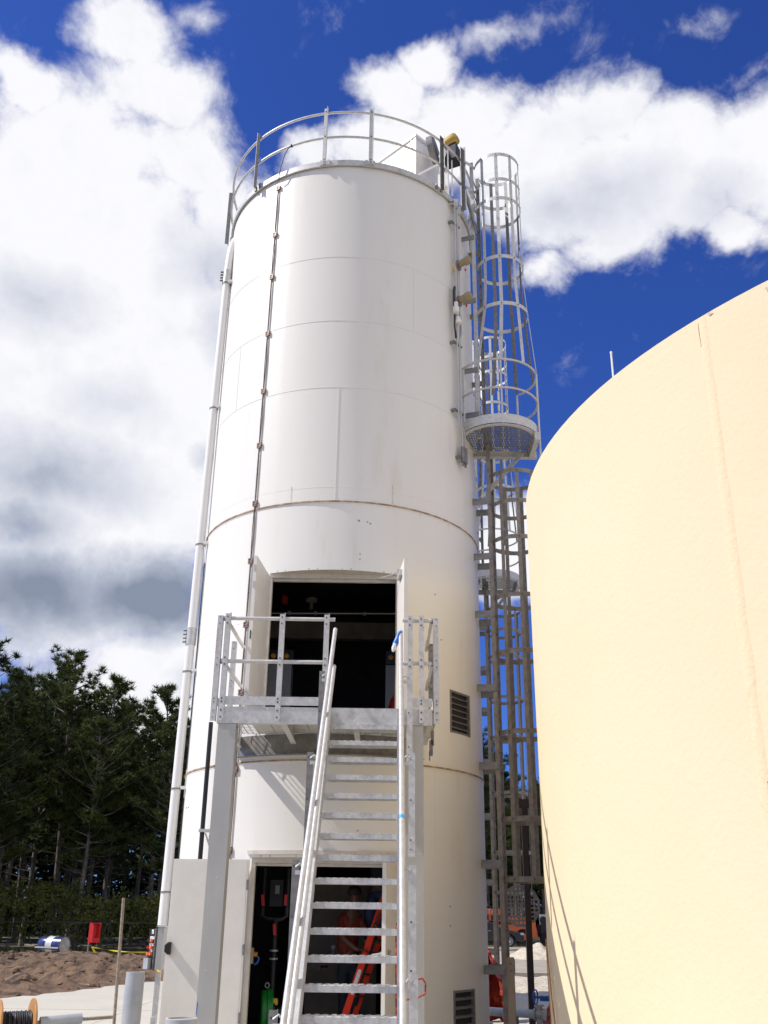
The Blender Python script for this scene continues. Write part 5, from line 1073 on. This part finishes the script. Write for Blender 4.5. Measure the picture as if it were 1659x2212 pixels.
# perforated octagonal guard on two legs
pg = thing('perforated_guard', azp(7.75, 20.9, 0), 'rounded grey perforated plate standing behind the dark column', 'guard plate')
pcg = azp(7.72, 20.9, 1.88); gx = Vector((math.cos(R_(7.7)), -math.sin(R_(7.7)), 0)); gr = .40; sp_ = .0775
m = MB()
def octc(u, v):
    a = math.atan2(v, u); rr = gr * math.cos(PI / 12) / math.cos((a + PI / 12) % (PI / 6) - PI / 12); r = math.hypot(u, v)
    return (u, v) if r <= rr else (u * rr / r, v * rr / r)
W3 = lambda u, v, f: pcg + gx * u + Z * v + Vector((0, f, 0))
for i in range(-6, 7):
    for j in range(-6, 7):
        u, v = i * sp_, j * sp_; cs = [(u + sp_ / 2 * a, v + sp_ / 2 * b) for a, b in ((-1, -1), (0, -1), (1, -1), (1, 0), (1, 1), (0, 1), (-1, 1), (-1, 0))]
        ins = sum(math.hypot(*octc(*c)) > math.hypot(*c) - 1e-6 for c in cs)
        if ins == 0: continue
        cc = [octc(*c) for c in cs]
        for f in (0, .006):
            if ins == 8 and math.hypot(u, v) < gr * .86:
                hh = [(u + .026 * math.cos(R_(225 + 45 * k)), v + .026 * math.sin(R_(225 + 45 * k))) for k in range(8)]
                for k in range(8): m.poly([W3(*cc[k], f), W3(*cc[(k + 1) % 8], f), W3(*hh[(k + 1) % 8], f), W3(*hh[k], f)])
            else: m.poly([W3(*c, f) for c in cc])
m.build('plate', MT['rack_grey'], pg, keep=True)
for s in (-.33,):
    m = MB(); q = pcg + gx * s; m.box((q.x - .02, q.y + .01, 0), (q.x + .02, q.y + .04, 1.95)); m.build('leg', MT['galv_dark'], pg)

# dark sport-utility car
car = thing('parked_car', (6.9, 66.4, 0), 'dark blue sport-utility car parked side-on, seen between ladder and tank', 'car')
X0 = 9.05; yc0, yc1 = 65.55, 67.35
prof = [(0, .42), (.0, .62), (-.10, .80), (-.9, .97), (-1.35, 1.02), (-2.0, 1.38), (-2.3, 1.45), (-3.4, 1.47), (-4.1, 1.42), (-4.55, 1.05), (-4.62, .55), (-4.55, .32), (-.05, .30)]
def wheel_cut(pr):
    out = []
    for (x, z) in pr: out.append((X0 + x, z))
    return out
body = wheel_cut(prof[:11] + [(-4.55, .32)])
arch = lambda cx_, r: [(X0 + cx_ + r * math.cos(a), .33 + r * math.sin(a)) for a in [PI - PI * i / 10 for i in range(11)]]
base = [(X0 - 4.55, .32)] + arch(-3.72, .40) + arch(-.93, .40) + [(X0 - .05, .30)]
side = wheel_cut(prof[:11]) + base
m = MB(); m.extr([(x, yc0, z) for x, z in side], (0, yc1 - yc0, 0)); o = m.build('body', MT['car_paint'], car); bv = o.modifiers.new('Bevel', 'BEVEL'); bv.width = .05; bv.segments = 3; bv.limit_method = 'ANGLE'; bv.angle_limit = R_(40)
for xa in ((-1.5, -2.02, -2.95, -2.95), (-3.0, -3.0, -3.95, -4.25)):
    m = MB(); a, b, c_, d_ = xa
    pts = [(X0 + a, 1.02), (X0 + b, 1.34), (X0 + c_, 1.38), (X0 + d_, 1.02)] if a > -2 else [(X0 + a, 1.02), (X0 + b, 1.38), (X0 + c_, 1.36), (X0 + d_, 1.04)]
    m.extr([(x, yc0 - .006, z) for x, z in pts], (0, .004, 0)); m.build('window', MT['car_glass'], car)
m = MB(); m.extr([(X0 - 1.33, yc0 + .12, 1.03), (X0 - 1.98, yc0 + .12, 1.385), (X0 - 1.96, yc0 + .12, 1.40), (X0 - 1.31, yc0 + .12, 1.045)], (0, 1.55, 0)); m.build('windscreen', MT['car_glass'], car)
m = MB(); m.box((X0 - 2.25, yc0 - .012, .90), (X0 - 2.05, yc0 + .0, .925)); m.box((X0 - 3.35, yc0 - .012, .90), (X0 - 3.15, yc0, .925)); m.build('door_handle', MT['rim'], car)
m = MB(); m.box((X0 - .22, yc0 - .01, .70), (X0 - .02, yc0 + .25, .82)); m.build('headlight', MT['rim'], car)
m = MB(); m.box((X0 - 1.62, yc0 - .16, 1.0), (X0 - 1.45, yc0 + .0, 1.12)); m.build('mirror', MT['car_paint'], car)
for wx in (-.93, -3.72):
    for wy, s in ((yc0 - .02, -1), (yc1 - .22, 1)):
        m = MB(); m.lathe((X0 + wx, wy + .24, .325), (0, -1, 0), [(0, .2), (.0, .30), (.03, .325), (.21, .325), (.24, .30), (.24, .225), (.2, .22)], 32); w_ = m.build('wheel', MT['tyre'], car, smooth=40)
        m = MB(); f = wy + .015
        m.lathe((X0 + wx, f, .325), (0, -1, 0), [(-.02, .225), (0, .225), (0, .205), (-.02, .2)], 32); m.lathe((X0 + wx, f, .325), (0, -1, 0), [(-.01, .0), (.004, .04), (-.02, .05)], 16)
        for k in range(10):
            a = 2 * PI * k / 10; dv = Vector((math.cos(a), 0, math.sin(a))); m.bar(Vector((X0 + wx, f + .004, .325)) + dv * .035, Vector((X0 + wx, f + .004, .325)) + dv * .212, .034, .012, (0, -1, 0))
        m.build('rim', MT['rim'], w_)
        m = MB(); m.lathe((X0 + wx, f + .02, .325), (0, -1, 0), [(0, 0), (0, .2)], 20); m.build('brake_disc', MT['black'], w_)
# orange equipment carrier behind the car
eq = thing('telehandler', (8.6, 72, 0), 'bright orange lifting machine with white letters behind the dark car', 'machine')
YM = 71.2
m = MB(); m.box((6.6, YM, .55), (10.2, YM + 1.9, 1.25)); m.extr([(9.3, YM, 1.25), (10.0, YM, 1.25), (10.35, YM, 1.9), (10.15, YM, 1.9)], (0, .5, 0)); m.extr([(10.2, YM, .5), (10.75, YM, .45), (10.6, YM, 1.55), (10.2, YM, 1.55)], (0, 1.6, 0)); m.build('chassis', MT['orange_paint'], eq)
m = MB(); m.box((6.9, YM - .02, 1.5), (8.3, YM + 1.8, 2.25)); cb_ = m.build('upper_body', MT['orange_paint'], eq)
m = MB(); m.box((6.9, YM - .05, 2.252), (8.35, YM + 1.85, 2.42)); m.build('roof_panel', MT['black'], eq)
m = MB()
for x in (7.25, 7.62, 8.0): m.box((x, YM - .026, 1.53), (x + .22, YM - .021, 1.84))
m.build('side_opening', MT['black'], cb_)
m = MB(); m.box((7.9, YM - .12, 1.52), (8.02, YM - .06, 1.72)); m.box((9.05, YM - .04, 1.26), (9.3, YM + .02, 1.55)); m.build('lamp_panel', MT['white_paint'], eq)
Mx = Matrix(((1, 0, 0, 7.55), (0, 0, -1, YM - .03), (0, 1, 0, 2.06), (0, 0, 0, 1))); text_mesh('STA', .42, .004, 'lettering', MT['white_paint'], cb_, Mx)
m = MB(); m.bar((6.9, YM + .9, 1.7), (10.2, YM + .9, 1.45), .35, .3); m.build('boom', MT['orange_paint'], eq)
for x in (7.3, 9.75):
    for y in (YM - .12, YM + 1.6):
        m = MB(); m.lathe((x, y + .4, .5), (0, -1, 0), [(0, .2), (0, .45), (.05, .5), (.35, .5), (.4, .45), (.4, .25), (.36, 0)], 24); w_ = m.build('wheel', MT['tyre'], eq, smooth=35); m = MB(); m.lathe((x, y, .5), (0, -1, 0), [(0, 0), (.015, .22), (0, .23)], 16); m.build('rim', MT['orange_paint'], w_)
tr = thing('tractor', (11.6, 72, 0), 'black machine with a pale square panel right of the orange one, half behind the tank', 'machine')
m = MB(); m.box((10.95, 71.0, .5), (13.4, 72.6, 1.25)); m.extr([(11.0, 71.0, 1.25), (11.1, 71.0, 1.5), (11.7, 71.0, 1.55), (12.0, 71, 1.25)], (0, 1.2, 0)); m.build('body', MT['black'], tr)
m = MB(); m.box((10.9, 71.3, 1.25), (11.55, 71.36, 1.92)); m.build('panel', MT['drum_white'], tr)
m = MB(); m.lathe((11.15, 71.2, 1.58), (0, -1, 0), [(0, 0), (0, .22), (.12, .22), (.12, 0)], 20); m.build('air_filter', MT['black'], tr)
for x in (11.3, 13.0):
    m = MB(); m.lathe((x, 71.35, .42), (0, -1, 0), [(0, 0), (0, .38), (.05, .42), (.35, .42), (.4, .38), (.4, 0)], 24); m.build('wheel', MT['tyre'], tr, smooth=35)

# ------------------------------------------------------------------ trees
def leafmesh(name, tris, mt, parent, origin):
    n = len(tris) // 3; me = bpy.data.meshes.new(name); o_ = Vector(origin)
    me.vertices.add(n * 3); me.vertices.foreach_set('co', [c for v in tris for c in (v[0] - o_.x, v[1] - o_.y, v[2] - o_.z)])
    me.loops.add(n * 3); me.loops.foreach_set('vertex_index', list(range(n * 3))); me.polygons.add(n); me.polygons.foreach_set('loop_start', list(range(0, n * 3, 3))); me.materials.append(MT[mt]); me.update(); me.validate()
    o = bpy.data.objects.new(name, me); COL.objects.link(o); place(o, o_, parent); return o
def rnd_unit(rg_):
    while True:
        x, y, z = rg_.uniform(-1, 1), rg_.uniform(-1, 1), rg_.uniform(-1, 1); l = x * x + y * y + z * z
        if .02 < l < 1: l = math.sqrt(l); return x / l, y / l, z / l
def tuft(T, c, rg_, r, n, w, upb=.35):
    cx_, cy_, cz_ = c
    for _ in range(n):
        x, y, z = rnd_unit(rg_); z = z * .8 + upb; l = r * rg_.uniform(.6, 1.15); a, b, d_ = rnd_unit(rg_)
        sx, sy, sz = y * d_ - z * b, z * a - x * d_, x * b - y * a; q = math.sqrt(sx * sx + sy * sy + sz * sz) + 1e-6; q = w * .5 / q
        T.append((cx_ + sx * q, cy_ + sy * q, cz_ + sz * q)); T.append((cx_ - sx * q, cy_ - sy * q, cz_ - sz * q)); T.append((cx_ + x * l, cy_ + y * l, cz_ + z * l))
def make_pine(seed, H, cb, cr, nl, label):
    rg_ = random.Random(seed); t = thing('pine_tree', (0, 0, 0), label, 'tree', 'pine trees at the edge of the wood')
    lean = (rg_.uniform(-.03, .03), rg_.uniform(-.03, .03)); px = lambda z: (lean[0] * z + .12 * math.sin(z * .35 + seed), lean[1] * z + .12 * math.cos(z * .3 + seed), z)
    m = MB(); zs = [H * i / 14 for i in range(15)]; m.tube([px(z) for z in zs], [.17 * (1 - .86 * i / 14) * (H / 15) for i in range(15)], 8)
    T = []
    for i in range(nl):
        f = (i + rg_.random()) / nl; z = H * (cb + (1 - cb) * f); rel = (z - H * cb) / (H * (1 - cb))
        prof_ = cr * (math.sin(PI * min(1, .18 + .80 * rel)) ** .7) * (1 - .55 * rel ** 3); L_ = prof_ * rg_.uniform(.45, 1.2); a = rg_.uniform(0, 2 * PI); rise = rg_.uniform(-.05, .55) + .5 * rel
        b = Vector(px(z)); dirv = Vector((math.cos(a), math.sin(a), rise)); pts = [b, b + dirv * L_ * .5 + Vector((0, 0, -.04 * L_)), b + dirv * L_ + Vector((0, 0, .10 * L_))]
        m.tube(pts, [.032 + .012 * L_, .022, .008], 4)
        nt = max(4, int(L_ * 5.5))
        for k in range(nt):
            u = .30 + .72 * (k + rg_.random()) / nt; p = b.lerp(pts[2], u); sp2 = .26 * L_ * (u if u < .8 else .6)
            tuft(T, (p.x + rg_.uniform(-sp2, sp2), p.y + rg_.uniform(-sp2, sp2), p.z + rg_.uniform(-.12, .22) * L_ * .5), rg_, rg_.uniform(.26, .44), 40, .050)
    for k in range(7): p = px(H * (1 - .012 * k)); tuft(T, (p[0] + rg_.uniform(-.2, .2), p[1] + rg_.uniform(-.2, .2), p[2] + .05), rg_, .36, 26, .034, .7)
    for i in range(12):
        z = H * rg_.uniform(.15, cb + .05); a = rg_.uniform(0, 2 * PI); l = rg_.uniform(.4, 1.8); b = Vector(px(z)); m.tube([b, b + Vector((math.cos(a) * l, math.sin(a) * l, l * rg_.uniform(-.1, .5)))], [.025, .007], 4)
    m.build('trunk', MT['bark'] if seed % 2 else MT['bark_pale'], t, smooth=60); leafmesh('crown', T, 'needles', t, (0, 0, H * .75))
    return t
protos = [make_pine(1, 15.5, .42, 3.3, 84, 'x'), make_pine(2, 14.0, .36, 2.9, 72, 'x'), make_pine(3, 16.5, .50, 2.8, 62, 'x'), make_pine(4, 12.5, .30, 2.6, 66, 'x'), make_pine(5, 15.0, .56, 2.5, 50, 'x')]
PH = [15.5, 14.0, 16.5, 12.5, 15.0]
spots = []   # az, distance, height, proto, label
named = [(-22.7, 50, 14.4, 1, 'tall dark pine cut off by the left edge of the picture'), (-20.1, 54, 13.2, 1, 'lower pine with a bare twig top, second from the left edge'),
    (-17.3, 56, 15.0, 0, 'tallest full-crowned pine in the middle of the left wood'), (-18.7, 59, 14.4, 3, 'bushy pine just left of the tallest one'), (-15.9, 55, 13.4, 1, 'broad pine sloping down right of the tallest one'),
    (-14.6, 58, 12.9, 3, 'pine at the dip in the tree line left of the silo pipe'), (-13.2, 60, 12.6, 2, 'thin-trunked pine left of the white fill pipe'), (-11.9, 57, 13.7, 1, 'pine whose top touches the white fill pipe'),
    (6.0, 82, 15.2, 0, 'pine seen just right of the silo edge through the ladder'), (7.0, 88, 13.9, 3, 'dark pine top in the middle of the ladder gap'), (8.9, 84, 12.6, 1, 'pine beside the cream tank edge, behind the ladder bars'), (7.8, 80, 10.4, 3, 'lowest pine in the ladder gap')]
for q in named: spots.append(q)
rg = random.Random(11)
for i in range(46):
    a = rg.uniform(-31, -7.5); d_ = rg.uniform(50, 74); cap = 11.2 if a > -15.5 else 12.0
    top = math.tan(R_(rg.uniform(8.2, cap if a > -22 else 13))) * d_ + 1.65; spots.append((a, d_, min(top, 16.5), rg.choice([0, 1, 1, 2, 3, 3, 4]), None))
for i in range(20):
    a = rg.uniform(-7, 5); d_ = rg.uniform(58, 90); spots.append((a, d_, rg.uniform(10, 14), rg.randrange(5), None))
for i in range(14):
    a = rg.uniform(4.5, 16); d_ = rg.uniform(78, 98); spots.append((a, d_, math.tan(R_(rg.uniform(5.5, 7.2))) * d_ + 1.65, rg.choice([1, 3, 0, 3]), None))
for i in range(16):
    a = rg.uniform(12, 60); d_ = rg.uniform(80, 100); spots.append((a, d_, rg.uniform(9, 14), rg.randrange(5), None))
used = set(); chm = {}
for q in bpy.data.objects:
    if q.parent: chm.setdefault(q.parent.name, []).append(q)
for k, (a, d_, h, pr_, lab) in enumerate(spots):
    loc = azp(a, d_, 0); s = h / PH[pr_]; rz = rg.uniform(0, 6.28)
    if pr_ not in used: used.add(pr_); t = protos[pr_]; t.location = loc; t.rotation_euler = (0, 0, rz); t.scale = (max(s, .8), max(s, .8), s)
    else: t = copy_tree(protos[pr_], loc, None, None, rz, (max(s, .8), max(s, .8), s), ch=chm)
    if lab: t['label'] = lab; t['group'] = 'pines that stand out along the tree line'
    else: t['label'] = 'slender pine standing among many others in the dark wood'; t['group'] = 'pines deep in the wood'
rg = random.Random(5); T = []
# undergrowth along the wood's edge
def bush_top(x): return 2.75 + .8 * NZ.noise(Vector((x * .35, 0, 0))) + .45 * NZ.noise(Vector((x * 1.1, 3, 0))) + (.55 if x < -14 else 0)
for i in range(36000):
    x = rg.uniform(-36, -3.5); y = rg.uniform(46.2, 52.5); tp_ = bush_top(x) * (1 - .35 * math.exp(-((y - 46) ** 2) / .8)) * (.85 + .3 * NZ.noise(Vector((x * 1.5, y * 1.5, 2)))); z = tp_ * rg.random() ** .45
    if NZ.noise(Vector((x * 1.6, y * 1.6, z * 1.8))) < -.12: continue
    tuft(T, (x, y, z), rg, rg.uniform(.08, .17), 2, .13, .2)
leafmesh('undergrowth', T, 'shrub_leaf', None, (-20, 49, 0)); tag(bpy.data.objects['undergrowth'], 'tangled dark shrubs along the foot of the pine wood', 'shrubs', kind='stuff')
T = []
for i in range(34000):
    x = rg.uniform(-60, 42); y = 102 + rg.uniform(-5, 5) if x > -2 else 80 + rg.uniform(-5, 5); z = rg.uniform(0, 10.8 + 2.2 * NZ.noise(Vector((x * .15, 0, 4))))
    tuft(T, (x, y, z), rg, rg.uniform(.35, .6), 3, .55, .1)
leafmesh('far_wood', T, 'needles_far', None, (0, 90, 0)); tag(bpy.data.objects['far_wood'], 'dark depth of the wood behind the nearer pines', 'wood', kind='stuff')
T = []
for i in range(9000):
    x = rg.uniform(2, 22); y = 68.2 + 9 * rg.random() ** 1.4; tuft(T, (x, y, 0), rg, rg.uniform(.08, .2), 2, .03, 1.0)
for i in range(5000):
    x = rg.uniform(-28, -4); y = rg.uniform(42, 47); tuft(T, (x, y, dirt_h(x, y)), rg, rg.uniform(.08, .25), 2, .03, 1.0)
leafmesh('grass', T, 'grass_blade', None, (5, 60, 0)); tag(bpy.data.objects['grass'], 'rough grass on the verge before the trees', 'grass', kind='stuff')
